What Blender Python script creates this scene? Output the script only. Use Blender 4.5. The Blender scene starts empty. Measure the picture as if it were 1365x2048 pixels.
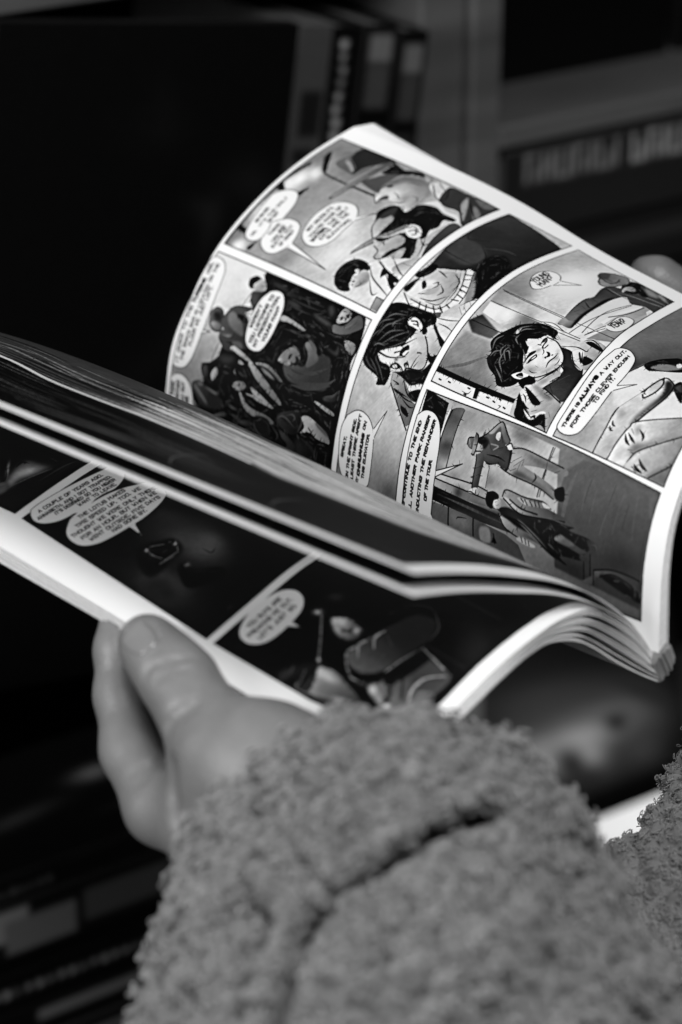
import bpy, math, random
import numpy as np
# ------------------------------------------------------------------ camera, world, lamps, exposure
scene = bpy.context.scene
COL = scene.collection
random.seed(7)
RNG = np.random.default_rng(11)
cam_data = bpy.data.cameras.new('camera')
cam_data.sensor_fit = 'VERTICAL'
cam_data.sensor_height = 36.0
cam_data.sensor_width = 24.0
cam_data.lens = 85.0
cam_data.clip_start = 0.02
cam_data.clip_end = 60.0
cam_data.dof.use_dof = True
cam_data.dof.focus_distance = 0.835
cam_data.dof.aperture_fstop = 7.0
cam = bpy.data.objects.new('camera', cam_data)
cam.location = (0, 0, 1.45)
cam.rotation_euler = (math.radians(65), 0, 0)
COL.objects.link(cam)
scene.camera = cam
world = bpy.data.worlds.new('World')
scene.world = world
world.use_nodes = True
bg = world.node_tree.nodes['Background']
bg.inputs[0].default_value = (1, 1, 1, 1)
bg.inputs[1].default_value = 0.002
scene.view_settings.view_transform = 'Standard'
scene.view_settings.look = 'None'
scene.view_settings.exposure = 0.0
scene.view_settings.gamma = 1.0

def area_lamp(name, loc, target, size, watts, size_y=None):
    d = bpy.data.lights.new(name, 'AREA')
    d.energy = watts
    d.size = size
    if size_y:
        d.shape = 'RECTANGLE'
        d.size_y = size_y
    o = bpy.data.objects.new(name, d)
    o.location = loc
    v = np.array(target, float) - np.array(loc, float)
    import mathutils
    o.rotation_euler = mathutils.Vector(v).to_track_quat('-Z', 'Y').to_euler()
    COL.objects.link(o)
    return o

area_lamp('ceiling_light', (0.20, -0.10, 2.30), (0.0, 0.75, 1.1), 0.6, 23.0)
area_lamp('window_light', (-1.15, -0.05, 1.60), (0.0, 0.75, 1.12), 0.7, 16.5)
def spot_lamp(name, loc, target, watts, deg):
    import mathutils
    d = bpy.data.lights.new(name, 'SPOT')
    d.energy, d.spot_size, d.spot_blend, d.shadow_soft_size = watts, math.radians(deg), 1.0, 0.05
    o = bpy.data.objects.new(name, d)
    o.location = loc
    o.rotation_euler = mathutils.Vector(np.array(target, float) - np.array(loc, float)).to_track_quat('-Z', 'Y').to_euler()
    COL.objects.link(o)
    return o
# added spot with no known source, brightens the lower shelf's pale cover and magazine
spot_lamp('added_shelf_spot', (0.80, 0.80, 2.05), (0.155, 1.27, 0.665), 95.0, 24)

# ------------------------------------------------------------------ helpers
def tag(o, label=None, cat=None, group=None, kind=None):
    if label: o['label'] = label
    if cat: o['category'] = cat
    if group: o['group'] = group
    if kind: o['kind'] = kind
    return o

def empty(name, loc=(0, 0, 0)):
    o = bpy.data.objects.new(name, None)
    o.location = loc
    o.empty_display_size = 0.02
    COL.objects.link(o)
    return o

def mesh_obj(name, verts, faces, mats, parent=None, smooth=True, mat_idx=None, uv=None):
    me = bpy.data.meshes.new(name)
    verts = np.asarray(verts, dtype=np.float32)
    me.from_pydata(verts.tolist(), [], [list(map(int, f)) for f in faces])
    for m in (mats if isinstance(mats, (list, tuple)) else [mats]):
        me.materials.append(m)
    if mat_idx is not None:
        me.polygons.foreach_set('material_index', np.asarray(mat_idx, dtype=np.int32))
    if smooth:
        me.polygons.foreach_set('use_smooth', np.ones(len(me.polygons), dtype=bool))
    if uv is not None:
        lay = me.uv_layers.new(name='print')
        li = np.empty(len(me.loops), dtype=np.int32)
        me.loops.foreach_get('vertex_index', li)
        lay.data.foreach_set('uv', np.asarray(uv, dtype=np.float32)[li].ravel())
    me.update()
    o = bpy.data.objects.new(name, me)
    COL.objects.link(o)
    if parent is not None:
        o.parent = parent
        o.location = [-c for c in parent.location]   # vertices are in world coordinates
    return o

def material(name, grey, rough=0.5, spec=0.5, noise=0.0, scale=40.0, bump=0.0, bscale=200.0, sheen=0.0, coords='Object', sss=0.0, stretch=None):
    m = bpy.data.materials.new(name)
    m.use_nodes = True
    nt = m.node_tree
    b = nt.nodes['Principled BSDF']
    b.inputs['Roughness'].default_value = rough
    b.inputs['Specular IOR Level'].default_value = spec
    if sheen:
        b.inputs['Sheen Weight'].default_value = sheen
        b.inputs['Sheen Roughness'].default_value = 0.6
    if sss:
        b.inputs['Subsurface Weight'].default_value = sss
        b.inputs['Subsurface Radius'].default_value = (0.004, 0.004, 0.004)
        b.inputs['Subsurface Scale'].default_value = 1.0
    tc = nt.nodes.new('ShaderNodeTexCoord')
    src = tc.outputs[coords]
    if stretch:
        mp = nt.nodes.new('ShaderNodeMapping')
        mp.inputs['Scale'].default_value = stretch
        nt.links.new(src, mp.inputs['Vector'])
        src = mp.outputs['Vector']
    lo, hi = grey * (1 - noise), min(1.0, grey * (1 + noise))
    n = nt.nodes.new('ShaderNodeTexNoise')
    n.inputs['Scale'].default_value = scale
    n.inputs['Detail'].default_value = 6
    nt.links.new(src, n.inputs['Vector'])
    r = nt.nodes.new('ShaderNodeValToRGB')
    r.color_ramp.elements[0].position = 0.3
    r.color_ramp.elements[1].position = 0.7
    r.color_ramp.elements[0].color = (lo, lo, lo, 1)
    r.color_ramp.elements[1].color = (hi, hi, hi, 1)
    nt.links.new(n.outputs['Fac'], r.inputs['Fac'])
    nt.links.new(r.outputs['Color'], b.inputs['Base Color'])
    if bump:
        n2 = nt.nodes.new('ShaderNodeTexNoise')
        n2.inputs['Scale'].default_value = bscale
        n2.inputs['Detail'].default_value = 4
        nt.links.new(src, n2.inputs['Vector'])
        bp = nt.nodes.new('ShaderNodeBump')
        bp.inputs['Strength'].default_value = bump
        bp.inputs['Distance'].default_value = 0.001
        nt.links.new(n2.outputs['Fac'], bp.inputs['Height'])
        nt.links.new(bp.outputs['Normal'], b.inputs['Normal'])
    return m

#<SURF>
def spline(pts, n):
    """smooth curve through pts, resampled evenly along its length"""
    P = np.asarray(pts, float)
    if len(P) == 2:
        t = np.linspace(0, 1, n)[:, None]
        return P[0] * (1 - t) + P[1] * t
    d = np.linalg.norm(np.diff(P, axis=0), axis=1) ** 0.5
    T = np.concatenate([[0], np.cumsum(d)])
    M = hermite_tangents(T, P)
    tt = np.linspace(0, T[-1], 400)
    C = hermite_eval(T, P, M, tt)
    s = np.concatenate([[0], np.cumsum(np.linalg.norm(np.diff(C, axis=0), axis=1))])
    q = np.linspace(0, s[-1], n)
    return np.stack([np.interp(q, s, C[:, k]) for k in range(C.shape[1])], 1)

def hermite_tangents(T, P):
    h = np.diff(T).reshape(-1, *([1] * (P.ndim - 1)))
    S = np.diff(P, axis=0) / h
    M = np.empty_like(P)
    M[1:-1] = (S[:-1] * h[1:] + S[1:] * h[:-1]) / (h[1:] + h[:-1])
    M[0] = 1.5 * S[0] - 0.5 * M[1] if len(P) > 2 else S[0]
    M[-1] = 1.5 * S[-1] - 0.5 * M[-2] if len(P) > 2 else S[-1]
    return M

def hermite_eval(T, P, M, tt):
    i = np.clip(np.searchsorted(T, tt, side='right') - 1, 0, len(T) - 2)
    sh = (-1,) + (1,) * (P.ndim - 1)
    h = (T[i + 1] - T[i]).reshape(sh)
    t = ((tt - T[i]).reshape(sh)) / h
    t2, t3 = t * t, t * t * t
    return (2*t3 - 3*t2 + 1) * P[i] + (t3 - 2*t2 + t) * h * M[i] + (3*t2 - 2*t3) * P[i + 1] + (t3 - t2) * h * M[i + 1]

def sheet(rows, nu, nv):
    """page surface: rows = [(v, points from the spine outwards)], v from head to foot; returns (nv+1, nu+1, 3)"""
    T = np.array([r[0] for r in rows], float)
    P = np.stack([spline(r[1], nu + 1) for r in rows])
    tt = np.linspace(0, 1, nv + 1)
    if len(T) == 2:
        t = tt[:, None, None]
        return P[0] * (1 - t) + P[1] * t
    return hermite_eval(T, P, hermite_tangents(T, P), tt)

def arch(G, h):
    """lift the middle of a turning sheet by h metres"""
    v = np.sin(np.pi * np.linspace(0, 1, G.shape[0]) ** 0.75)[:, None]
    u = np.sin(np.pi * np.linspace(0, 1, G.shape[1]))[None, :] ** 1.5
    return G + (u * v)[..., None] * np.array([0.0, 0.0, h])
#</SURF>
R_ROWS = [(0, [(-0.0685,0.8597,1.0693), (-0.0688,0.8636,1.0824), (-0.0680,0.8674,1.0955), (-0.0652,0.8738,1.1137), (-0.0576,0.8838,1.1306), (-0.0477,0.8956,1.1465), (-0.0308,0.9100,1.1630), (-0.0139,0.9228,1.1741), (0.0053,0.9347,1.1830)]),
 (0.36, [(-0.0077,0.7909,1.0756), (-0.0051,0.7942,1.0874), (-0.0039,0.7991,1.0981), (-0.0019,0.8045,1.1095), (0.0032,0.8155,1.1261), (0.0119,0.8296,1.1421), (0.0264,0.8449,1.1559), (0.0454,0.8652,1.1640), (0.0693,0.8883,1.1662)]),
 (0.53, [(0.0214,0.7590,1.0783), (0.0215,0.7621,1.0896), (0.0224,0.7673,1.1007), (0.0247,0.7741,1.1129), (0.0326,0.7885,1.1319), (0.0457,0.8067,1.1475), (0.0645,0.8316,1.1558), (0.0952,0.8640,1.1566)]),
 (0.77, [(0.0618,0.7117,1.0833), (0.0618,0.7176,1.0960), (0.0625,0.7236,1.1088), (0.0651,0.7317,1.1214), (0.0706,0.7415,1.1329), (0.0790,0.7540,1.1409), (0.0964,0.7821,1.1490), (0.1103,0.8051,1.1487), (0.1287,0.8320,1.1473)]),
 (1, [(0.0999,0.6693,1.0869), (0.1002,0.6754,1.1002), (0.1014,0.6832,1.1121), (0.1046,0.6939,1.1231), (0.1110,0.7077,1.1339), (0.1213,0.7280,1.1419), (0.1353,0.7567,1.1444), (0.1537,0.7950,1.1437)])]
SPINE_FOOT = [(0, [(0.0985,0.6676,1.0857), (0.1010,0.6691,1.0890), (0.1041,0.6711,1.0908), (0.1057,0.6712,1.0863), (0.1041,0.6702,1.0819), (0.1008,0.6691,1.0784)])]
SPINE_HEAD = [(0, [(-0.0697,0.8590,1.0679), (-0.0677,0.8601,1.0704), (-0.0649,0.8620,1.0721), (-0.0639,0.8624,1.0681), (-0.0655,0.8617,1.0641), (-0.0687,0.8613,1.0609)])]
L_ROWS = [(0, [(-0.0685,0.8597,1.0693), (-0.0814,0.8597,1.0883), (-0.0958,0.8557,1.1034), (-0.1109,0.8427,1.1157), (-0.1256,0.8291,1.1221), (-0.1390,0.8086,1.1254), (-0.1516,0.7866,1.1257), (-0.1618,0.7646,1.1258), (-0.1697,0.7459,1.1258)]),
 (1, [(0.0992,0.6708,1.0854), (0.0923,0.6703,1.0963), (0.0859,0.6678,1.1027), (0.0770,0.6626,1.1082), (0.0681,0.6544,1.1094), (0.0597,0.6443,1.1092), (0.0447,0.6237,1.1076), (0.0315,0.6071,1.1027), (0.0117,0.5875,1.0938)])]
L_COVER = [(0, [(-0.0681,0.8617,1.0620), (-0.0815,0.8610,1.0793), (-0.0958,0.8562,1.0949), (-0.1114,0.8432,1.1074), (-0.1260,0.8290,1.1148), (-0.1395,0.8086,1.1184), (-0.1521,0.7866,1.1186), (-0.1624,0.7647,1.1189), (-0.1704,0.7459,1.1188)]),
 (1, [(0.1005,0.6681,1.0797), (0.0935,0.6648,1.0845), (0.0859,0.6620,1.0902), (0.0743,0.6584,1.0991), (0.0644,0.6513,1.1029), (0.0580,0.6430,1.1039), (0.0467,0.6244,1.1043), (0.0340,0.6081,1.1001), (0.0131,0.5883,1.0907)])]
M_ROWS = [(0, [(-0.0685,0.8597,1.0693), (-0.0795,0.8597,1.0883), (-0.0956,0.8546,1.1059), (-0.1159,0.8418,1.1256), (-0.1351,0.8262,1.1395), (-0.1525,0.8031,1.1492), (-0.1642,0.7743,1.1584), (-0.1698,0.7405,1.1687)]),
 (1, [(0.0990,0.6714,1.0868), (0.0905,0.6697,1.0997), (0.0797,0.6640,1.1111), (0.0660,0.6525,1.1221), (0.0492,0.6311,1.1353), (0.0345,0.6046,1.1493), (0.0198,0.5705,1.1661)])]
M_LOW = [(0, [(-0.0684,0.8602,1.0682), (-0.0794,0.8598,1.0861), (-0.0957,0.8556,1.1055), (-0.1160,0.8425,1.1248), (-0.1351,0.8257,1.1385), (-0.1525,0.8028,1.1486), (-0.1642,0.7731,1.1558), (-0.1698,0.7384,1.1641)]),
 (1, [(0.0990,0.6712,1.0863), (0.0908,0.6690,1.0982), (0.0797,0.6629,1.1088), (0.0661,0.6519,1.1183), (0.0493,0.6300,1.1305), (0.0346,0.6033,1.1442), (0.0193,0.5671,1.1613)])]

# ------------------------------------------------------------------ printing the pages: ink laid on paper with numpy (print, with some light painted in)
def _e(s): return [[(int(a), int(b)) for a, b in zip(w[::2], w[1::2])] for w in s.split()]
LETTERS = {k: (w, _e(s)) for k, w, s in [
 ('A', 4, '002640 1232'), ('B', 4, '00063645443303 3342413000'), ('C', 4, '4536160501103041'), ('D', 4, '000626444220 2000'),
 ('E', 3.6, '46060040 0333'), ('F', 3.4, '460600 0333'), ('G', 4, '453616050110304143 4323'), ('H', 4, '0600 4640 0343'),
 ('I', 0.6, '0600'), ('J', 4, '4641301001'), ('K', 4, '0600 460340'), ('L', 3.6, '060040'), ('M', 4.6, '00062346 4640'),
 ('N', 4, '00064046'), ('O', 4.2, '160501103041453616'), ('P', 4, '00063645443303'), ('Q', 4.2, '160501103041453616 2240'),
 ('R', 4, '00063645443303 2340'), ('S', 4, '4536160504133342413010 1001'), ('T', 4, '0646 2620'), ('U', 4, '060110304146'),
 ('V', 4, '062046'), ('W', 4.8, '0610233046'), ('X', 4, '0640 4600'), ('Y', 4, '062346 2320'), ('Z', 4, '06460040'),
 ('.', 0.8, '0001'), (',', 0.8, '1100'), ("'", 0.8, '0605'), ('?', 3.6, '0516364534232 2120'.replace('2 ', '2')), ('!', 0.8, '0602 0001'), ('-', 3, '0333')]}

class Sheet:
    """one printed page; coordinates are tenths of a millimetre from the top left of the page"""
    S = 0.7
    sheen = 700
    def __init__(self, w, h, seed=1):
        self.w, self.h = int(w * self.S), int(h * self.S)
        self.a = np.ones((self.h, self.w), np.float32)
        self.rng = np.random.default_rng(seed)
        self.clip = None
        self.inside = np.zeros((self.h, self.w), np.float32)
    @staticmethod
    def curve(p, closed):
        p = np.asarray(p, float)
        n = len(p)
        if n < 3: return p
        q = np.concatenate([p[-1:], p, p[:2]]) if closed else np.concatenate([2 * p[:1] - p[1:2], p, 2 * p[-1:] - p[-2:-1]])
        m = n if closed else n - 1
        t = np.linspace(0, 1, 7)[:-1][None, :, None]
        a, b, c, d = q[:m, None], q[1:m + 1, None], q[2:m + 2, None], q[3:m + 3, None]
        r = 0.5 * (2 * b + (c - a) * t + (2 * a - 5 * b + 4 * c - d) * t * t + (3 * b - a - 3 * c + d) * t ** 3)
        r = r.reshape(-1, 2)
        return r if closed else np.concatenate([r, p[-1:]])
    def cover(self, poly):
        P = np.asarray(poly, float) * self.S
        x0, y0 = np.floor(P.min(0)).astype(int) - 1
        x1, y1 = np.ceil(P.max(0)).astype(int) + 1
        x0, y0, x1, y1 = max(0, x0), max(0, y0), min(self.w, x1), min(self.h, y1)
        if x1 <= x0 or y1 <= y0: return None
        acc = np.zeros((y1 - y0, x1 - x0), np.float32)
        A, B = P, np.roll(P, -1, 0)
        ax, ay, bx, by = A[:, 0], A[:, 1], B[:, 0], B[:, 1]
        cols = np.arange(x0, x1)
        for r in range(y0, y1):
            for k in (1 / 6, .5, 5 / 6):
                y = r + k
                hit = (ay <= y) != (by <= y)
                if not hit.any(): continue
                xs = np.sort(ax[hit] + (y - ay[hit]) * (bx[hit] - ax[hit]) / (by[hit] - ay[hit]))
                for a, b in zip(xs[::2], xs[1::2]):
                    ia, ib = max(int(a), x0), min(int(b) + 1, x1)
                    if ib > ia:
                        c = cols[ia - x0:ib - x0]
                        acc[r - y0, ia - x0:ib - x0] += np.clip(np.minimum(b, c + 1) - np.maximum(a, c), 0, 1) / 3
        return x0, y0, acc
    def put(self, x0, y0, m, g):
        h, w = m.shape
        if self.clip is not None:
            m = m * self.clip[y0:y0 + h, x0:x0 + w]
        s = self.a[y0:y0 + h, x0:x0 + w]
        s += (g - s) * m
    def tone(self, g, x0, y0, shape):
        if not isinstance(g, (list, tuple)): return g / 100.0
        g0, g1, ax, ay, bx, by = g
        yy, xx = np.mgrid[y0:y0 + shape[0], x0:x0 + shape[1]] / self.S
        d2 = (bx - ax) ** 2 + (by - ay) ** 2 + 1e-6
        t = np.clip(((xx - ax) * (bx - ax) + (yy - ay) * (by - ay)) / d2, 0, 1)
        return ((g0 + (g1 - g0) * t) / 100.0).astype(np.float32)
    def fill(self, g, pts, smooth=1, soft=0, alpha=1.0):
        p = np.asarray(pts, float).reshape(-1, 2)
        if smooth: p = self.curve(p, True)
        r = self.cover(p)
        if r is None: return
        x0, y0, m = r
        if soft:
            n = max(1, int(soft * self.S))
            pd = 2 * n
            X0, Y0, X1, Y1 = max(0, x0 - pd), max(0, y0 - pd), min(self.w, x0 + m.shape[1] + pd), min(self.h, y0 + m.shape[0] + pd)
            M = np.zeros((Y1 - Y0, X1 - X0), np.float32)
            M[y0 - Y0:y0 - Y0 + m.shape[0], x0 - X0:x0 - X0 + m.shape[1]] = m
            for ax in (0, 1, 0, 1):
                c = np.cumsum(np.pad(M, [(n + 1, n) if k == ax else (0, 0) for k in (0, 1)]), axis=ax)
                M = (c[2 * n + 1:] - c[:-2 * n - 1]) / (2 * n + 1) if ax == 0 else (c[:, 2 * n + 1:] - c[:, :-2 * n - 1]) / (2 * n + 1)
            x0, y0, m = X0, Y0, M
        self.put(x0, y0, np.clip(m, 0, 1) * alpha, self.tone(g, x0, y0, m.shape))
    def capsules(self, segs, g, alpha=1.0):
        for ax, ay, bx, by, ra, rb in segs:
            ax, ay, bx, by, ra, rb = (v * self.S for v in (ax, ay, bx, by, ra, rb))
            R = max(ra, rb) + 1
            x0, x1 = max(0, int(min(ax, bx) - R)), min(self.w, int(max(ax, bx) + R) + 2)
            y0, y1 = max(0, int(min(ay, by) - R)), min(self.h, int(max(ay, by) + R) + 2)
            if x1 <= x0 or y1 <= y0: continue
            yy, xx = np.mgrid[y0:y1, x0:x1] + 0.5
            dx, dy = bx - ax, by - ay
            t = np.clip(((xx - ax) * dx + (yy - ay) * dy) / (dx * dx + dy * dy + 1e-9), 0, 1)
            d = np.hypot(xx - ax - t * dx, yy - ay - t * dy) - (ra + (rb - ra) * t)
            self.put(x0, y0, np.clip(0.5 - d, 0, 1).astype(np.float32) * alpha, g / 100.0)
    def stroke(self, w, g, pts, taper=0, alpha=1.0):
        p = self.curve(np.asarray(pts, float).reshape(-1, 2), False)
        n = len(p)
        t = np.linspace(0, 1, n)
        r = w / 2 * np.ones(n)
        if taper == 1: r = w / 2 * (1 - 0.85 * t)
        if taper == 2: r = w / 2 * (0.2 + 0.8 * np.sin(np.pi * t))
        self.capsules([(*p[i], *p[i + 1], r[i], r[i + 1]) for i in range(n - 1)], g, alpha)
    def blob(self, cx, cy, ux, uy, vx, vy, g, alpha):
        ext = 2.2 * max(math.hypot(ux, uy), math.hypot(vx, vy))
        x0, x1 = max(0, int((cx - ext) * self.S)), min(self.w, int((cx + ext) * self.S))
        y0, y1 = max(0, int((cy - ext) * self.S)), min(self.h, int((cy + ext) * self.S))
        if x1 <= x0 or y1 <= y0: return
        yy, xx = np.mgrid[y0:y1, x0:x1] / self.S
        det = ux * vy - uy * vx + 1e-9
        a = ((xx - cx) * vy - (yy - cy) * vx) / det
        b = (ux * (yy - cy) - uy * (xx - cx)) / det
        self.put(x0, y0, (np.exp(-(a * a + b * b) * 1.2) * alpha).astype(np.float32), g / 100.0)
    def text(self, s, ax, ay, bx, by, hgt, weight, slant=0.12, g=3):
        """hand lettering from the baseline start to the baseline end"""
        L = math.hypot(bx - ax, by - ay)
        adv = [(LETTERS[c][0] if c in LETTERS else 2.2) + 1.5 for c in s]
        tot = sum(adv) - 1.5
        k = L / tot
        ex, ey = (bx - ax) / L, (by - ay) / L
        nx, ny = ey, -ex
        x = 0
        segs = []
        for c, d in zip(s, adv):
            if c in LETTERS:
                jit = self.rng.normal(0, 0.12)
                for st in LETTERS[c][1]:
                    P = [(x + px + self.rng.normal(0, .10) + slant * py, py + jit + self.rng.normal(0, .10)) for px, py in st]
                    P = [(ax + ex * a * k + nx * b * hgt / 6, ay + ey * a * k + ny * b * hgt / 6) for a, b in P]
                    for p, q in zip(P[:-1], P[1:]):
                        segs.append((*p, *q, weight / 2, weight / 2))
            x += d
        self.capsules(segs, g)
    def panel(self, pts):
        self.clip = None
        if pts is None: return
        r = self.cover(np.asarray(pts, float).reshape(-1, 2))
        self.clip = np.zeros((self.h, self.w), np.float32)
        x0, y0, m = r
        self.clip[y0:y0 + m.shape[0], x0:x0 + m.shape[1]] = m
        self.inside = np.maximum(self.inside, self.clip)
    def draw(self, ops):
        for o in ops:
            k = o[0]
            if k == 'f': self.fill(o[1], o[2], *o[3:])
            elif k == 's': self.stroke(o[1], o[2], o[3], *o[4:])
            elif k == 'b': self.blob(*o[1:])
            elif k == 't': self.text(*o[1:])
            elif k == 'p': self.panel(o[1])
    def shade(self):
        # airbrushed modelling of the inked artwork: local contrast and a mottled tone, paper and lettering left clean
        def blur(v, n):
            for ax in (0, 1, 0, 1):
                c = np.cumsum(np.pad(v, [(n + 1, n) if k == ax else (0, 0) for k in (0, 1)], mode='edge'), axis=ax)
                v = (c[2 * n + 1:] - c[:-2 * n - 1]) / (2 * n + 1) if ax == 0 else (c[:, 2 * n + 1:] - c[:, :-2 * n - 1]) / (2 * n + 1)
            return v
        # feathered pen strokes from the blacks into the half tones, and dull sheen lines across the blacks
        m = blur(self.a.astype(np.float64), 3)
        paper = blur((blur((self.a > .93).astype(np.float64), 5) > .42).astype(np.float64), 5)
        self.clip = (np.clip(1 - 6 * paper, 0, 1) * (blur(self.inside.astype(np.float64), 2) > .97)).astype(np.float32)
        free = self.clip > .5
        gy, gx = np.gradient(m); gm = np.hypot(gx, gy) + 1e-9
        wide = blur(m, 14)
        ys, xs = np.where((m > .10) & (m < .42) & (gm > .035) & (wide < .70) & free)
        if len(xs):
            for k in self.rng.choice(len(xs), min(1100, len(xs) // 14 + 1), replace=False):
                x, y = xs[k], ys[k]; dx, dy = gx[y, x] / gm[y, x], gy[y, x] / gm[y, x]
                j = self.rng.normal(0, .45); dx, dy = dx - dy * j, dy + dx * j
                L = self.rng.uniform(4, 13); w = self.rng.uniform(1.2, 2.5)
                X, Y = (x - dx * 2) / self.S, (y - dy * 2) / self.S
                self.capsules([(X, Y, X + dx * L * .5 / self.S, Y + dy * L * .5 / self.S, w, w * .6), (X + dx * L * .5 / self.S, Y + dy * L * .5 / self.S, X + dx * L / self.S, Y + dy * L / self.S, w * .6, .3)], 4, .85)
        ys, xs = np.where((m < .13) & (wide > .045) & (wide < .30) & free)
        g2y, g2x = np.gradient(wide)
        if len(xs):
            for k in self.rng.choice(len(xs), min(self.sheen, len(xs) // 60 + 1), replace=False):
                x, y = xs[k], ys[k]; n = math.hypot(g2x[y, x], g2y[y, x]) + 1e-9
                dx, dy = -g2y[y, x] / n, g2x[y, x] / n
                L = self.rng.uniform(8, 34); c = self.rng.normal(0, .25)
                P = [((x + dx * L * t - dy * c * L * t * t) / self.S, (y + dy * L * t + dx * c * L * t * t) / self.S) for t in (-.5, -.2, .2, .5)]
                w = self.rng.uniform(1.5, 3.6)
                self.capsules([(*P[i], *P[i + 1], w * (.3, 1, 1)[i], w * (1, 1, .3)[i]) for i in range(3)], float(self.rng.choice([14, 20, 28])), .5)
        self.clip = None
        a = self.a.astype(np.float64)
        ink = np.clip((0.93 - a) / 0.08, 0, 1)
        b = blur(a, 9)
        tone = blur(self.rng.normal(size=a.shape), 14); tone /= tone.std()
        fine = blur(self.rng.normal(size=a.shape), 3); fine /= fine.std()
        hatch = self.rng.normal(size=a.shape)
        for k in range(3): hatch = (hatch + np.roll(hatch, (k + 1, k + 2), (0, 1)) + np.roll(hatch, (-k - 1, -k - 2), (0, 1))) / 3
        hatch = blur(hatch, 1); hatch /= hatch.std()
        a = a + ink * (0.45 * (a - b) + np.minimum(a, .8) * (0.022 * tone + 0.022 * fine + 0.016 * hatch))
        self.a = np.clip(a, 0.02, 1).astype(np.float32)
    def material(self, name, rough=0.42, spec=0.16):
        # paint fibres and a fine print screen, then to reflectance
        v = np.clip(self.a, 0.02, 1)
        v = v + self.rng.normal(0, 0.012, v.shape).astype(np.float32) * (v < 0.97)
        lin = np.clip(v, 0.03, 1) ** 2.2 * 0.80 + 0.001
        px = np.ones((self.h, self.w, 4), np.float32)
        px[..., :3] = lin[::-1, :, None]
        img = bpy.data.images.new(name, self.w, self.h, float_buffer=True)
        img.colorspace_settings.name = 'Non-Color'
        img.pixels.foreach_set(px.ravel())
        img.update()
        img.pack()
        m = bpy.data.materials.new(name)
        m.use_nodes = True
        nt = m.node_tree
        b = nt.nodes['Principled BSDF']
        b.inputs['Roughness'].default_value = rough
        b.inputs['Specular IOR Level'].default_value = spec
        t = nt.nodes.new('ShaderNodeTexImage')
        t.image = img
        uvn = nt.nodes.new('ShaderNodeUVMap'); uvn.uv_map = 'print'
        nt.links.new(uvn.outputs['UV'], t.inputs['Vector'])
        nt.links.new(t.outputs['Color'], b.inputs['Base Color'])
        n = nt.nodes.new('ShaderNodeTexNoise'); n.inputs['Scale'].default_value = 700
        tc = nt.nodes.new('ShaderNodeTexCoord')
        nt.links.new(tc.outputs['Object'], n.inputs['Vector'])
        bp = nt.nodes.new('ShaderNodeBump'); bp.inputs['Strength'].default_value = 0.03; bp.inputs['Distance'].default_value = 0.0005
        nt.links.new(n.outputs['Fac'], bp.inputs['Height'])
        nt.links.new(bp.outputs['Normal'], b.inputs['Normal'])
        return m

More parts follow.
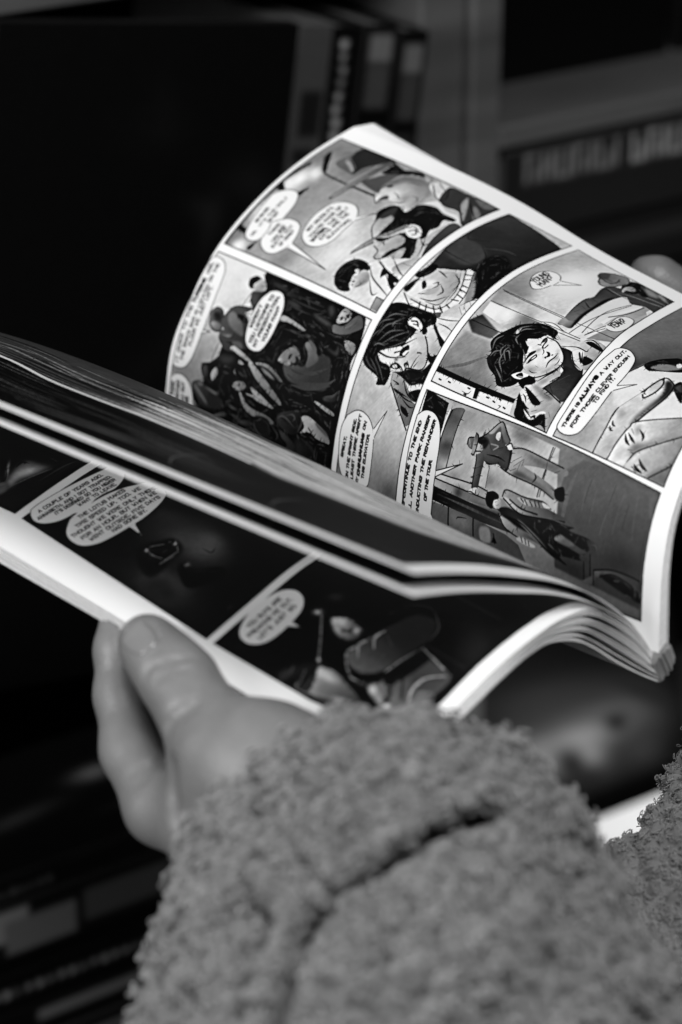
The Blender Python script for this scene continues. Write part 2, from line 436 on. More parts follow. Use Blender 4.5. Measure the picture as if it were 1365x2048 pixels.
ART_R = [
["p",[929,20,1592,24,1562,907,820,917]],
["f",[52,84,1160,15,849,808],[929,20,1592,24,1562,907,820,917],0],
["f",46,[914,7,969,4,1207,-8,1371,29,1514,57,1454,138,1282,114,1044,103,925,87],1,14,1.0],
["b",1314,84,67,6,-26,48,100,1.0],
["b",1275,68,32,0,-15,31,100,0.9],
["b",1361,118,37,2,-21,39,98,0.9],
["b",1109,60,81,-8,-11,30,98,1.0],
["b",933,94,37,8,-14,35,98,1],
["b",912,83,22,18,-12,19,100,0.8],
["s",26,8,[1281,10,1229,71]],
["s",30,6,[1239,154,1286,162],1,1.0],
["s",22,8,[1025,5,1002,78]],
["s",26,10,[939,150,973,163],1,1.0],
["s",22,10,[916,19,1092,21,1278,26,1405,48],0,0.75],
["f",6,[1478,64,1502,73,1430,129,1378,160,1393,129,1434,95],1,3,1.0],
["f",[60,44,1378,160,1478,225],[1378,160,1510,68,1572,194,1499,301,1356,286],0,0,1.0],
["s",10,8,[1375,163,1353,289]],
["s",13,8,[1351,329,1338,458]],
["b",1231,279,105,26,-41,66,62,0.55],
["b",919,327,94,73,-31,49,50,0.7],
["b",1121,494,27,80,-68,60,92,0.9],
["b",1000,555,73,54,-36,56,92,0.9],
["f",38,[1451,141,1528,152,1586,149,1625,206,1598,296,1526,307,1475,262,1419,262,1422,225]],
["f",16,[1511,163,1578,156,1620,217,1589,319,1534,299,1471,266,1417,264,1472,216],1,3,1.0],
["f",60,[1485,155,1488,183,1456,239,1429,249,1446,218],1,3,1.0],
["s",5,8,[1484,153,1482,192,1438,257]],
["f",[55,30,1267,297,1567,327],[1268,288,1370,303,1490,309,1583,312,1572,333,1480,333,1360,326,1261,305]],
["s",5,5,[1266,290,1259,307,1358,328,1477,336,1568,337]],
["s",3,8,[1268,288,1370,303,1490,309,1583,312]],
["f",30,[1398,330,1447,359,1505,391,1531,455,1466,430,1411,429,1361,449,1376,373],1,3,1.0],
["f",[86,58,1375,477,1518,573],[1534,452,1534,521,1507,577,1436,633,1371,648,1310,650,1306,633,1337,610,1326,579,1339,553,1343,521,1364,498,1346,484,1300,496,1333,458,1359,457,1390,442,1440,428,1497,427]],
["f",50,[1519,502,1534,556,1473,625,1426,636,1487,589],1,6,0.7],
["b",1390,504,13,22,-22,21,94,0.7],
["b",1383,573,26,8,-18,25,52,0.6],
["b",1477,558,22,27,-55,54,50,0.6],
["b",1451,445,53,29,-25,30,34,0.85],
["b",1503,483,16,66,-25,21,36,0.8],
["b",1373,632,49,-10,-12,25,56,0.6],
["f",12,[1534,452,1544,532,1529,568,1550,513,1572,476,1550,415,1483,357]],
["f",20,[1299,493,1346,484,1364,498,1347,518,1328,501],1,2,0.8],
["s",7,10,[1339,553,1343,577,1367,589],2,1.0],
["s",6,8,[1388,443,1412,441,1426,455],2,1.0],
["s",4,15,[1333,458,1300,496,1318,511]],
["s",4,15,[1337,610,1307,634,1309,651,1369,649,1426,636],2,1.0],
["f",8,[1413,443,1431,450,1428,467,1411,463]],
["s",5,10,[1394,501,1383,532,1363,558],2,1.0],
["s",4,20,[1412,580,1408,612,1375,637],2,1.0],
["s",4,20,[1471,494,1488,518,1491,558],2,1.0],
["s",4,20,[1483,454,1514,479],2,1.0],
["f",6,[1577,304,1544,407,1531,455,1507,416,1480,353,1552,343],1,2,1.0],
["f",66,[1562,500,1562,535,1529,568,1526,547]],
["s",5,8,[1562,500,1556,545,1524,553]],
["f",84,[1507,577,1555,578,1551,642,1459,695,1458,660]],
["s",5,8,[1525,580,1458,660,1459,695,1551,642]],
["s",4,15,[1550,590,1514,654]],
["f",22,[1551,642,1560,715,1562,778,1568,901,1535,935,1356,920,1425,815,1421,754,1441,692]],
["f",58,[1485,773,1538,759,1434,849,1378,883,1417,830],1,4,1.0],
["f",45,[1504,822,1475,888,1403,940,1422,898],1,4,1.0],
["f",40,[1550,784,1565,826,1553,890,1516,862],1,4,1.0],
["s",6,5,[1488,759,1420,834,1351,914],2,1.0],
["s",6,5,[1538,759,1481,832,1403,940],2,1.0],
["s",6,5,[1553,832,1468,881],2,1.0],
["s",6,5,[1551,642,1477,699,1443,694],2,1.0],
["f",94,[1392,662,1437,696,1398,777,1402,830,1365,875,1382,822,1389,764,1404,714]],
["f",7,[1246,550,1308,555,1327,592,1308,645,1376,657,1396,722,1377,783,1376,849,1356,855,1341,818,1294,835,1254,823,1199,852,1202,821,1254,730,1188,693,1143,650]],
["f",[78,50,1148,618,1275,613],[1123,639,1173,592,1230,578,1266,594,1248,638,1177,647,1143,650],1,2,1.0],
["s",5,4,[1120,643,1173,593,1230,578,1289,579,1324,595]],
["b",1246,613,22,4,-14,24,70,0.6],
["f",20,[1238,574,1287,574,1324,595,1275,613,1233,596],1,3,1.0],
["f",[58,45,1031,615,1233,708],[1030,612,1120,643,1194,687,1242,707,1219,721,1160,691,1089,657,1025,620]],
["s",6,4,[1026,618,1094,660,1159,692,1222,722]],
["s",4,5,[1031,611,1120,643,1194,687,1242,707]],
["f",[74,55,1107,683,1136,797],[1113,657,1157,694,1199,739,1153,796,1099,830,1063,820,1063,778,1042,762,1033,735,1043,723,1071,715,1093,689]],
["f",8,[1124,654,1150,700,1199,739,1220,762,1184,824,1117,871,1058,867,1027,845,1037,809,1065,805,1083,831,1126,814,1109,794,1088,784,1053,773,1053,752,1096,763,1121,783,1163,779,1177,731,1118,694]],
["f",70,[1065,805,1103,799,1105,825,1069,836,1044,830],1,2,1.0],
["b",1065,742,5,14,-13,11,80,0.9],
["s",5,4,[1089,679,1071,715,1040,723,1034,742,1047,765]],
["s",6,4,[1102,694,1117,702,1104,720],2,1.0],
["s",6,4,[1125,688,1124,709],2,1.0],
["s",6,4,[1053,773,1088,784,1119,798],2,1.0],
["f",88,[1230,722,1258,727,1258,776,1219,816,1191,810,1186,779,1202,744]],
["s",6,3,[1230,722,1258,727,1257,777,1218,817,1190,811,1182,776]],
["s",6,5,[1215,752,1232,765,1214,789,1201,780]],
["s",5,8,[1229,730,1246,753,1226,792]],
["f",70,[1184,824,1212,840,1323,843,1228,868,1152,889,1098,903,1092,872,1129,860],1,2,1.0],
["f",[26,18,1294,835,1124,958],[1345,858,1350,912,1328,948,1192,961,1107,923,1161,888,1247,865]],
["s",5,5,[1212,840,1171,872,1194,879],2,1.0],
["s",5,5,[1202,821,1169,867,1110,892],2,1.0],
["s",5,5,[1261,852,1319,854],2,1.0],
["f",86,[997,732,1033,756,1059,810,1095,906,1069,929,983,920,897,922,887,846,940,788]],
["f",[60,88,1026,840,997,922],[1026,840,1089,883,1099,916,983,920,998,864]],
["f",8,[1038,751,1005,823,979,910,961,897,993,827,1014,787]],
["f",12,[964,824,1003,804,996,838]],
["f",90,[941,791,910,883,894,925,899,865,904,840,887,846,910,817]],
["s",6,4,[999,738,954,791,919,869,897,922],2,1.0],
["s",6,4,[1028,754,996,838,967,913],2,1.0],
["s",6,4,[940,788,886,844,899,865],2,1.0],
["s",6,4,[964,824,991,843],2,1.0],
["s",6,4,[987,832,936,904,933,935],2,1.0],
["s",6,4,[1054,857,1054,914],2,1.0],
["s",6,4,[1059,810,1017,876,997,922],2,1.0],
["f",10,[996,838,961,897,928,939,927,915,964,866]],
["f",[90,66,924,711,946,763],[878,678,923,684,949,683,976,709,970,756,940,788,911,778,891,752,875,715]],
["f",4,[887,643,925,619,971,622,1007,653,1011,699,1000,730,985,715,975,716,974,690,956,684,939,692,917,682,893,687,880,733,867,729,863,690,874,661]],
["f",5,[893,687,883,674,863,690,866,726,879,734,894,716,918,709,942,704,971,727,976,752,998,735,993,652,935,632]],
["f",[84,58,918,709,953,764],[896,721,919,715,946,717,964,736,967,755,942,783,912,777,892,754,883,734]],
["b",927,765,11,13,-9,13,54,0.7],
["b",932,713,3,11,-8,7,56,0.6],
["f",5,[912,718,920,723,916,730,909,725]],
["s",4,5,[902,720,900,731,893,732],2,1.0],
["s",4,5,[894,744,902,754],2,1.0],
["s",4,5,[919,708,925,718],2,1.0],
["f",78,[962,693,971,710,956,725,949,711]],
["s",4,5,[961,683,972,705,958,722]],
["b",912,756,13,15,-9,12,55,0.6],
["s",5,3,[899,697,893,722],2,1.0],
["s",5,3,[906,712,913,716],2,1.0],
["s",5,3,[894,749,906,760,935,772],2,1.0],
["s",4,30,[930,636,967,654],2,1.0],
["s",4,30,[907,648,948,656],2,1.0],
["s",4,30,[940,649,984,667],2,1.0],
["f",[62,50,872,858,838,912],[829,880,882,872,878,923,838,934,826,914],0,0,1.0],
["s",4,10,[882,872,877,924]],
["s",4,10,[882,872,829,880]],
["p",None],
["s",5,3,[929,20,1592,24]],
["s",5,3,[1592,24,1562,907]],
["s",5,3,[1562,907,820,917]],
["s",5,3,[820,917,929,20]],
["f",97,[1202,43,1238,76,1248,119,1231,155,1178,183,1093,192,1016,180,976,160,968,124,982,91,1017,72,1100,54]],
["s",3.5,3,[1202,43,1238,76,1248,119,1231,155,1178,183,1093,192,1016,180,976,160,968,124,982,91,1017,72,1100,54,1202,43]],
["f",97,[976,323,928,564,1002,324],0,0,1.0],
["f",97,[1090,182,1107,219,1100,272,1073,305,1018,324,978,318,939,284,935,240,956,197,988,173,1034,172,1071,159]],
["s",3.5,3,[1090,182,1107,219,1100,272,1073,305,1018,324,978,318,939,284,935,240,956,197,988,173,1034,172,1071,159,1090,182]],
["s",3.5,3,[976,323,928,564]],
["s",3.5,3,[928,564,1002,324]],
["s",5.6000000000000005,97,[976,323,1002,324]],
["f",97,[1008,174,1062,180,1078,186,1038,188]],
["f",97,[1175,494,1250,544,1202,490],0,0,1.0],
["f",97,[1235,327,1259,370,1259,425,1232,466,1190,491,1121,494,1055,488,1015,451,1010,396,1037,347,1078,323,1154,309]],
["s",3.5,3,[1235,327,1259,370,1259,425,1232,466,1190,491,1121,494,1055,488,1015,451,1010,396,1037,347,1078,323,1154,309,1235,327]],
["s",3.5,3,[1175,494,1250,544]],
["s",3.5,3,[1250,544,1202,490]],
["s",5.6000000000000005,97,[1175,494,1202,490]],
["t","ARE YOU SURE",1055,93,1134,90,13,3.2640000000000002,0.12,3],
["t","IT'S THE ONLY",1042,124,1203,125,13,3.2640000000000002,0.12,3],
["t","WAY OUT?",1068,148,1124,149,13,3.2640000000000002,0.12,3],
["t","UM,",990,122,1016,126,13,3.2640000000000002,0.12,3],
["t","THERE",1011,201,1072,204,14,3.468,0.12,3],
["t","ARE",1034,230,1068,231,13,3.468,0.12,3],
["t","LIKE FIVE",987,237,1062,246,14,3.468,0.12,3],
["t","EXITS OUT",961,259,1077,266,14,3.468,0.12,3],
["t","OF HERE?",977,286,1056,291,14,3.468,0.12,3],
["t","NOT UNLESS IT'S",1072,352,1212,357,16,3.672,0.12,3],
["t","YOU'RE MADE OF",1046,388,1229,387,16,3.672,0.12,3],
["t","WATER.",1030,409,1108,416,15,6.63,0.12,3],
["t","THE ONLY",1123,418,1234,416,16,3.672,0.12,3],
["t","EXITS ARE THE",1048,439,1205,445,16,3.672,0.12,3],
["t","ELEVATORS.",1061,466,1180,480,15,3.672,0.12,3],
["p",[889,17,788,916,100,925,100,26]],
["f",[90,58,830,149,363,123],[889,17,788,916,100,925,100,26],0],
["f",50,[399,8,458,118,376,185,333,19],1,60,0.9],
["b",714,106,24,113,-68,39,94,0.8],
["s",4,30,[753,287,696,271]],
["s",4,35,[531,227,458,217]],
["f",7,[845,304,852,376,814,806,784,887,678,917,579,913,444,1026,312,452,383,284,526,249,581,326,680,337,736,295,782,351]],
["f",7,[276,170,351,503,400,896,196,952,132,689,190,426,226,229],1,10,1.0],
["f",7,[180,256,436,699,406,1009,138,915,145,536,206,231],0,0,1.0],
["f",8,[783,257,810,247,830,268,827,295,815,325,799,314,783,298,774,278]],
["f",[74,50,803,291,780,342],[792,280,809,292,824,308,809,337,788,342,771,322,774,294]],
["s",5,5,[800,298,812,311],2,1.0],
["s",5,5,[786,312,798,326],2,1.0],
["s",5,5,[801,313,793,326],2,1.0],
["f",[28,12,733,318,760,365],[764,289,773,331,782,351,739,346,710,326,729,302],1,4,1.0],
["f",[20,8,778,447,791,541],[791,449,800,505,795,539,782,537,784,474],1,4,1.0],
["f",24,[766,469,766,525,747,568,750,525],1,6,1.0],
["f",20,[823,361,819,420,799,464,800,412],1,6,1.0],
["f",[66,52,694,495,668,611],[680,487,704,492,693,562,673,629,667,612,681,543]],
["s",5,3,[680,487,680,543,666,612,672,632]],
["f",26,[745,630,736,697,720,747,712,731,725,668],1,6,1.0],
["f",22,[784,688,797,705,769,729,750,720],1,8,1.0],
["f",[70,52,763,773,786,799],[743,757,767,755,794,763,802,778,789,808,770,815,751,806,742,786,734,770]],
["f",6,[754,768,767,771,761,782,750,778]],
["f",6,[775,788,783,801,768,808,765,797]],
["s",4,4,[787,768,788,780]],
["s",6,4,[765,782,759,798,751,791],2,1.0],
["f",[40,30,712,762,751,857],[725,750,733,801,791,849,752,892,720,860,696,812,695,761]],
["s",5,5,[721,750,695,761,696,812,724,892],2,1.0],
["s",5,5,[768,826,731,808],2,1.0],
["s",5,5,[759,852,725,832],2,1.0],
["f",[58,40,661,846,644,906],[674,834,683,855,673,897,634,896,645,860]],
["s",4,6,[674,834,647,856,634,896],2,1.0],
["s",4,6,[671,856,654,881],2,1.0],
["f",20,[637,745,628,806,656,812,633,829,612,819],1,5,1.0],
["f",[30,20,571,627,541,743],[525,575,544,608,536,673,563,692,599,748,589,804,481,823,465,700,475,614],1,3,1.0],
["f",[44,30,619,666,572,729],[619,651,634,664,618,697,582,740,550,718,540,692,584,683],1,2,1.0],
["f",34,[642,660,638,683,618,713,599,717,622,680],1,2,1.0],
["f",[52,40,545,547,550,636],[533,544,567,558,593,587,594,611,578,642,550,652,531,634,523,597,527,565]],
["f",8,[545,527,582,505,619,533,621,573,605,591,591,577,570,556,549,545]],
["f",10,[551,590,568,598,572,606,550,601]],
["f",12,[567,624,563,641,551,654,532,639,535,617,546,633],1,2,1.0],
["s",6,5,[530,579,539,585],2,1.0],
["s",6,5,[540,605,531,619,525,606],2,1.0],
["s",6,5,[605,606,588,635],2,1.0],
["b",536,556,3,12,-7,3,74,0.8],
["b",535,602,2,9,-5,2,66,0.7],
["s",16,24,[493,607,474,686,498,810,529,857],2,0.9],
["s",16,24,[459,640,465,734,499,839],2,0.9],
["s",16,24,[517,642,521,728,558,800],2,0.9],
["s",16,24,[455,825,464,867,490,887],2,0.9],
["f",[22,8,455,825,490,887],[453,819,460,868,493,890,453,886,440,830],1,4,1.0],
["f",[66,44,423,776,403,888],[425,780,428,797,410,885,397,886,412,817]],
["s",6,20,[760,478,743,550,736,626],2,0.75],
["s",6,20,[779,487,766,577,761,662],2,0.75],
["s",6,20,[794,518,787,595,780,671],2,0.75],
["s",6,20,[655,515,655,587,639,636],2,0.75],
["s",6,20,[648,590,651,640,641,696],2,0.75],
["s",6,20,[730,341,698,348,665,345],2,0.75],
["s",6,20,[689,734,686,787,702,839],2,0.75],
["s",6,20,[664,778,657,832,626,879],2,0.75],
["s",6,20,[575,743,546,782,535,828],2,0.75],
["s",6,20,[518,609,509,653,510,704],2,0.75],
["s",6,20,[539,734,531,778,538,827],2,0.75],
["s",5,40,[717,785,735,826,766,848],2,0.7],
["s",5,40,[553,564,575,575,587,594],2,0.7],
["s",5,40,[602,592,598,610,587,628],2,0.7],
["f",[42,26,642,127,627,194],[642,127,668,152,659,186,622,208,587,215,573,203,577,172,601,143,628,131]],
["f",[58,40,594,163,589,194],[599,151,610,169,603,206,580,204,579,180],1,3,1.0],
["s",5,8,[642,127,667,152,659,186,623,209,585,216,573,203,577,172,601,143]],
["f",12,[646,145,647,183,620,197,620,164],1,8,1.0],
["f",[30,18,643,233,591,336],[636,203,689,237,700,327,683,317,667,296,649,330,580,351,581,275,595,220]],
["f",[46,34,662,252,609,318],[641,225,666,239,641,296,584,335,592,288,609,251],1,4,1.0],
["s",5,5,[636,203,688,237,699,327]],
["f",8,[657,264,664,298,649,330,634,314],1,3,1.0],
["f",[30,20,568,229,539,295],[557,215,588,223,581,275,576,352,551,383,529,346,512,287,531,241]],
["s",6,5,[560,228,563,274,582,293],2,1.0],
["s",6,5,[544,254,545,292,526,300],2,1.0],
["s",6,5,[552,222,515,286],2,1.0],
["f",44,[568,229,575,278,561,265],1,3,1.0],
["f",34,[552,289,558,333,537,352,536,315],1,4,1.0],
["f",[72,50,531,307,498,414],[521,297,537,314,499,419,490,408,506,355]],
["s",4,5,[522,302,504,356,491,412]],
["f",58,[478,356,492,356,478,384,470,368]],
["f",8,[417,172,441,175,454,213,486,250,499,283,503,342,478,356,483,410,469,424,417,402,363,463,289,430,269,193,338,140,364,145,375,195]],
["f",[40,26,424,184,394,205],[426,179,440,194,409,211,383,203,390,187],1,8,0.7],
["f",[70,50,414,234,412,258],[413,229,440,246,420,261,389,244,393,234]],
["f",22,[481,242,494,285,494,332,462,296],1,12,1.0],
["s",12,20,[448,215,477,253],2,1.0],
["f",[26,16,341,153,303,227],[359,141,374,176,360,208,326,299,294,305,279,211,322,157],1,4,1.0],
["f",44,[350,147,350,162,308,216,290,229,315,187],1,5,1.0],
["f",40,[357,208,345,277,338,259],1,4,1.0],
["f",36,[318,339,307,393,306,360],1,4,1.0],
["f",40,[364,164,369,187,357,194,353,175],1,4,1.0],
["f",[60,44,396,356,402,397],[394,347,413,370,416,398,400,416,381,392,381,364]],
["f",62,[447,338,452,346,433,351]],
["f",6,[462,347,481,402,480,425,429,427,415,393,419,364]],
["s",6,5,[411,376,402,383,392,380],2,1.0],
["s",6,5,[412,394,402,406],2,1.0],
["f",[62,40,490,408,387,570],[477,412,493,425,393,597,373,597,397,539,437,462]],
["s",5,3,[477,412,435,463,396,539,372,598]],
["f",[58,34,496,438,460,568],[498,438,504,506,465,590,459,578,482,499]],
["f",6,[493,454,488,511,456,579,463,520],1,3,1.0],
["f",48,[489,469,479,515,457,555,467,505],1,4,1.0],
["f",[60,34,379,383,293,592],[378,381,372,399,333,450,321,543,305,589,293,563,305,456,332,412],1,2,1.0],
["s",5,4,[378,381,332,412,305,456,291,563]],
["f",[70,50,400,435,352,560],[405,443,390,494,355,574,356,535,365,472,377,422,379,459]],
["f",8,[374,422,368,471,356,493,353,465]],
["s",5,4,[393,446,373,479],2,1.0],
["s",5,4,[361,482,350,537],2,1.0],
["s",5,4,[379,459,367,509],2,1.0],
["s",4,8,[437,462,405,518]],
["b",426,475,2,7,-4,1,10,0.8],
["b",409,517,2,7,-4,1,10,0.8],
["f",[20,11,337,623,305,704],[332,602,355,634,373,703,353,738,312,733,283,694,291,640,309,611]],
["s",8,14,[336,616,312,688,322,731]],
["s",7,29,[324,608,337,623,334,653,313,695],2,0.8],
["s",7,28,[342,644,355,678,344,695,331,684],2,0.7],
["s",8,27,[360,721,337,734,299,720],2,0.7],
["f",[66,44,341,771,306,877],[356,729,366,771,329,872,295,895,299,826,309,786,298,736,326,752]],
["s",5,4,[298,736,309,786,296,826,292,892]],
["s",5,5,[327,774,311,793,309,763]],
["f",30,[354,805,334,870,317,882,338,824],1,4,1.0],
["f",[24,14,270,637,238,717],[287,626,259,699,238,717,209,700,212,669,243,672,260,639],1,3,1.0],
["f",11,[294,478,312,511,304,564,245,575,222,541,242,494],1,3,1.0],
["s",8,23,[290,482,258,499,230,555],2,0.7],
["s",6,19,[304,512,292,559,255,573],2,0.6],
["f",[24,14,274,415,278,473],[273,408,282,472,263,476,260,417],1,4,1.0],
["f",[36,24,270,283,258,321],[255,263,283,318,271,334,255,285,238,280],1,4,1.0],
["s",9,21,[285,347,276,400,238,391],2,0.7],
["s",9,18,[286,398,302,469],2,0.8],
["s",8,21,[295,573,265,616,244,612],2,0.7],
["s",8,18,[227,585,223,630],2,0.6],
["f",[16,6,261,728,241,853],[267,712,264,803,248,882,195,868,197,754],1,10,1.0],
["s",14,14,[283,739,259,804,218,841],2,1.0],
["p",None],
["s",5,3,[889,17,788,916]],
["s",5,3,[788,916,100,925]],
["s",5,3,[100,925,100,26]],
["s",5,3,[100,26,889,17]],
["f",97,[565,125,565,168,546,120],0,0,1.0],
["f",97,[847,3,863,12,867,38,854,74,831,97,793,112,687,122,568,129,465,120,415,96,399,71,397,38,410,23,454,19,562,16,723,-2]],
["s",3.5,3,[847,3,863,12,867,38,854,74,831,97,793,112,687,122,568,129,465,120,415,96,399,71,397,38,410,23,454,19,562,16,723,-2,847,3]],
["s",3.5,3,[565,125,565,168]],
["s",3.5,3,[565,168,546,120]],
["s",5.6000000000000005,97,[565,125,546,120]],
["f",97,[354,21,372,47,374,81,354,118,319,143,280,153,239,154,199,128,177,35,265,26]],
["s",3.5,3,[354,21,372,47,374,81,354,118,319,143,280,153,239,154,199,128,177,35,265,26,354,21]],
["t","IT GOES TO THE",418,48,645,30,14,3.876,0.12,3],
["t","TURBINE",660,30,765,32,16,6.63,0.12,3],
["t","LEVEL.",789,32,840,28,15,3.876,0.12,3],
["t","THE SNACK BAR IS LOCATED ON THE",427,72,837,61,15,3.672,0.12,3],
["t","FLOOR WE JUST LEFT.",492,96,741,85,15,3.672,0.12,3],
["t","IS THERE",262,46,338,43,15,4.08,0.12,3],
["t","ANOTHER",265,72,347,71,15,4.08,0.12,3],
["t","WAY OUT",262,104,346,97,15,4.08,0.12,3],
["t","OF HERE",254,130,297,124,15,4.08,0.12,3],
["f",97,[675,332,669,296,659,333],0,0,1.0],
["f",97,[784,376,793,406,787,441,761,465,719,479,647,478,589,466,552,447,540,422,544,385,565,357,601,342,663,336,739,346]],
["s",3.5,3,[784,376,793,406,787,441,761,465,719,479,647,478,589,466,552,447,540,422,544,385,565,357,601,342,663,336,739,346,784,376]],
["s",3.5,3,[675,332,669,296]],
["s",3.5,3,[669,296,659,333]],
["s",5.6000000000000005,97,[675,332,659,333]],
["t","WEREN'T",624,362,719,370,15,4.488,0.12,3],
["t","YOU LISTENING TO",564,387,769,405,15,4.488,0.12,3],
["t","MY PRESENTATION,",557,414,771,434,15,4.488,0.12,3],
["t","YOUNG MAN?",584,448,729,460,15,4.488,0.12,3],
["p",[1566,957,1602,1289,100,1302,100,955]],
["f",[76,46,448,1082,158,1011],[1566,957,1602,1289,100,1302,100,955],0],
["b",196,1259,18,73,-62,7,38,0.9],
["b",263,950,6,38,-123,-6,48,0.8],
["b",417,1162,22,89,-69,25,80,0.7],
["f",[22,14,1296,905,1196,1152],[1567,929,1535,935,1328,948,1192,961,1115,974,1086,986,1111,1081,1158,1172,1138,1264,1194,1373,1515,1368]],
["f",24,[1204,964,1288,958,1305,1068,1245,1142,1171,1115,1166,1030],1,8,1.0],
["f",17,[1342,964,1430,994,1419,1120,1309,1072],1,10,1.0],
["s",5,5,[1192,968,1184,1043,1187,1138],1,1.0],
["s",4,6,[1305,1068,1249,1146,1183,1149],2,1.0],
["s",4,6,[1352,961,1304,994,1351,1074],2,1.0],
["f",6,[1158,1172,1249,1146,1313,1189,1248,1289,1066,1338,1004,1289],1,8,1.0],
["s",10,24,[1281,1069,1341,1161,1353,1225],2,0.6],
["f",74,[987,988,1024,1006,1090,1027,1114,1079,1128,1125,1062,1170,984,1178,944,1154,929,1095,935,1018,941,978]],
["f",[86,60,990,1014,1080,1139],[941,978,996,994,1032,1042,1089,1057,1110,1112,1059,1165,974,1172,930,1137,926,1069]],
["f",6,[1025,955,1060,966,1103,985,1102,1016,1060,1017,1020,988]],
["f",8,[955,959,1003,974,1017,990,967,991,943,983],1,2,1.0],
["b",993,1004,6,16,-13,11,92,0.9],
["b",1021,1052,8,18,-15,14,92,0.9],
["f",8,[1004,1013,1018,1019,995,1046,978,1039]],
["s",7,4,[1084,1032,1080,1058,1069,1094],2,1.0],
["s",7,4,[1017,1062,1032,1078,1014,1090],2,1.0],
["s",7,4,[952,1036,966,1064,1003,1082,1032,1094],2,1.0],
["s",7,4,[1026,1099,1001,1131,975,1121],2,1.0],
["s",7,4,[937,1060,944,1118,985,1163],2,1.0],
["s",7,4,[1101,1112,1074,1159,1020,1169],2,1.0],
["s",7,4,[967,1048,991,1071],2,1.0],
["f",66,[971,1059,1003,1082,1020,1103,983,1107,958,1071]],
["b",1052,1119,2,32,-37,18,60,0.6],
["s",5,8,[931,1093,939,1158,997,1171],2,1.0],
["s",5,8,[1119,1126,1039,1175,963,1181],2,1.0],
["s",5,8,[1038,1139,1080,1139],2,1.0],
["s",5,8,[1023,1159,1042,1165],2,1.0],
["f",84,[923,1022,913,1108,923,1171,977,1198,1053,1185,1143,1134,1149,1173,1048,1225,958,1241,896,1192,886,1088]],
["s",6,10,[1121,1146,1130,1175]],
["s",6,10,[1094,1163,1109,1187]],
["s",6,10,[1067,1180,1066,1210]],
["s",6,10,[1044,1185,1039,1225]],
["s",6,10,[1016,1195,1008,1230]],
["s",6,10,[983,1193,989,1224]],
["s",6,10,[952,1190,938,1229]],
["s",6,10,[936,1168,913,1200]],
["s",6,10,[925,1141,901,1168]],
["s",6,10,[920,1109,892,1125]],
["s",6,10,[921,1073,888,1093]],
["s",5,4,[920,1024,912,1109,922,1172,976,1199,1053,1186,1143,1135]],
["s",5,5,[1149,1173,1048,1225,958,1241]],
["f",52,[1048,1225,1120,1206,1043,1265,990,1259],1,3,1.0],
["f",80,[969,1247,1011,1270,1033,1295,975,1312,945,1280]],
["s",5,4,[969,1247,1010,1271,1031,1296],2,1.0],
["s",5,4,[990,1259,958,1276],2,1.0],
["s",5,4,[1005,1274,984,1298],2,1.0],
["f",84,[877,939,932,950,922,1001,892,1047,855,1012]],
["s",5,4,[934,977,903,1023,887,1051]],
["f",82,[888,1184,915,1288,887,1362,790,1312,858,1214]],
["s",5,5,[883,1186,891,1250,907,1300],2,1.0],
["s",5,5,[864,1216,862,1260,852,1298],2,1.0],
["f",30,[878,1137,912,1191,889,1203,867,1157]],
["s",5,4,[896,1204,972,1243]],
["f",74,[907,1201,975,1234,960,1253,901,1218]],
["s",7,5,[973,1267,943,1309],2,1.0],
["s",7,5,[965,1249,934,1286],2,1.0],
["f",[88,66,685,1092,728,1244],[667,1025,697,1047,731,1115,775,1124,819,1162,815,1202,747,1240,714,1265,671,1254,661,1216,657,1186,640,1183,644,1162,638,1132,647,1095,649,1048]],
["f",[84,60,832,1171,766,1304],[811,1174,847,1198,837,1236,792,1283,741,1290,724,1265,764,1229]],
["f",5,[860,1203,825,1251,797,1301,778,1290,813,1247,844,1206]],
["f",4,[751,1237,731,1272,743,1295,714,1302,707,1276]],
["f",4,[870,954,893,992,896,1053,896,1122,893,1181,861,1206,843,1188,823,1178,811,1174,808,1145,786,1142,766,1130,731,1115,697,1047,676,1020,649,1048,643,1097,616,1119,573,1115,566,1099,561,1068,587,1062,600,1022,616,975,656,941,695,945,757,952,820,954]],
["f",84,[839,1078,858,1095,851,1132,829,1161,810,1162,816,1120,819,1093]],
["s",6,3,[834,1081,857,1096,850,1134,829,1163,808,1164]],
["s",7,5,[836,1096,841,1121,825,1139]],
["s",5,8,[827,1112,828,1131]],
["f",4,[810,1169,832,1171,818,1194,800,1188]],
["s",6,34,[759,958,798,969,822,1015],2,0.8],
["s",6,34,[738,977,791,1000,814,1059],2,0.8],
["s",6,34,[718,996,768,1028,791,1088],2,0.8],
["s",6,34,[709,1014,757,1061,792,1112],2,0.8],
["s",6,34,[695,1035,722,1083,755,1125],2,0.8],
["s",6,34,[690,961,728,958,765,979],2,0.8],
["s",6,34,[810,974,840,1002,851,1056],2,0.8],
["s",6,34,[788,1027,809,1025,827,1049],2,0.8],
["s",6,34,[695,983,710,1001,710,1039],2,0.8],
["s",6,26,[651,963,622,998,606,1045],2,0.8],
["s",6,26,[649,990,621,1031,578,1080],2,0.8],
["s",6,26,[659,1010,623,1056,578,1099],2,0.8],
["s",9,4,[680,1018,673,1074,685,1131,696,1159],1,1.0],
["s",7,5,[697,1098,714,1126,741,1147],1,1.0],
["s",9,4,[731,1115,779,1165],1,1.0],
["f",4,[713,1120,730,1129,743,1146,728,1158,718,1149,693,1139,694,1125]],
["f",90,[702,1137,720,1148,717,1156,700,1147]],
["s",5,4,[696,1131,696,1150,716,1160]],
["f",4,[652,1105,664,1131,654,1156,641,1144,638,1106]],
["f",80,[648,1114,656,1129,647,1140,641,1124]],
["b",673,1119,3,10,-6,3,30,0.8],
["s",5,5,[663,1118,654,1156,640,1178,655,1187]],
["f",8,[668,1164,680,1179,665,1195,669,1176,652,1183]],
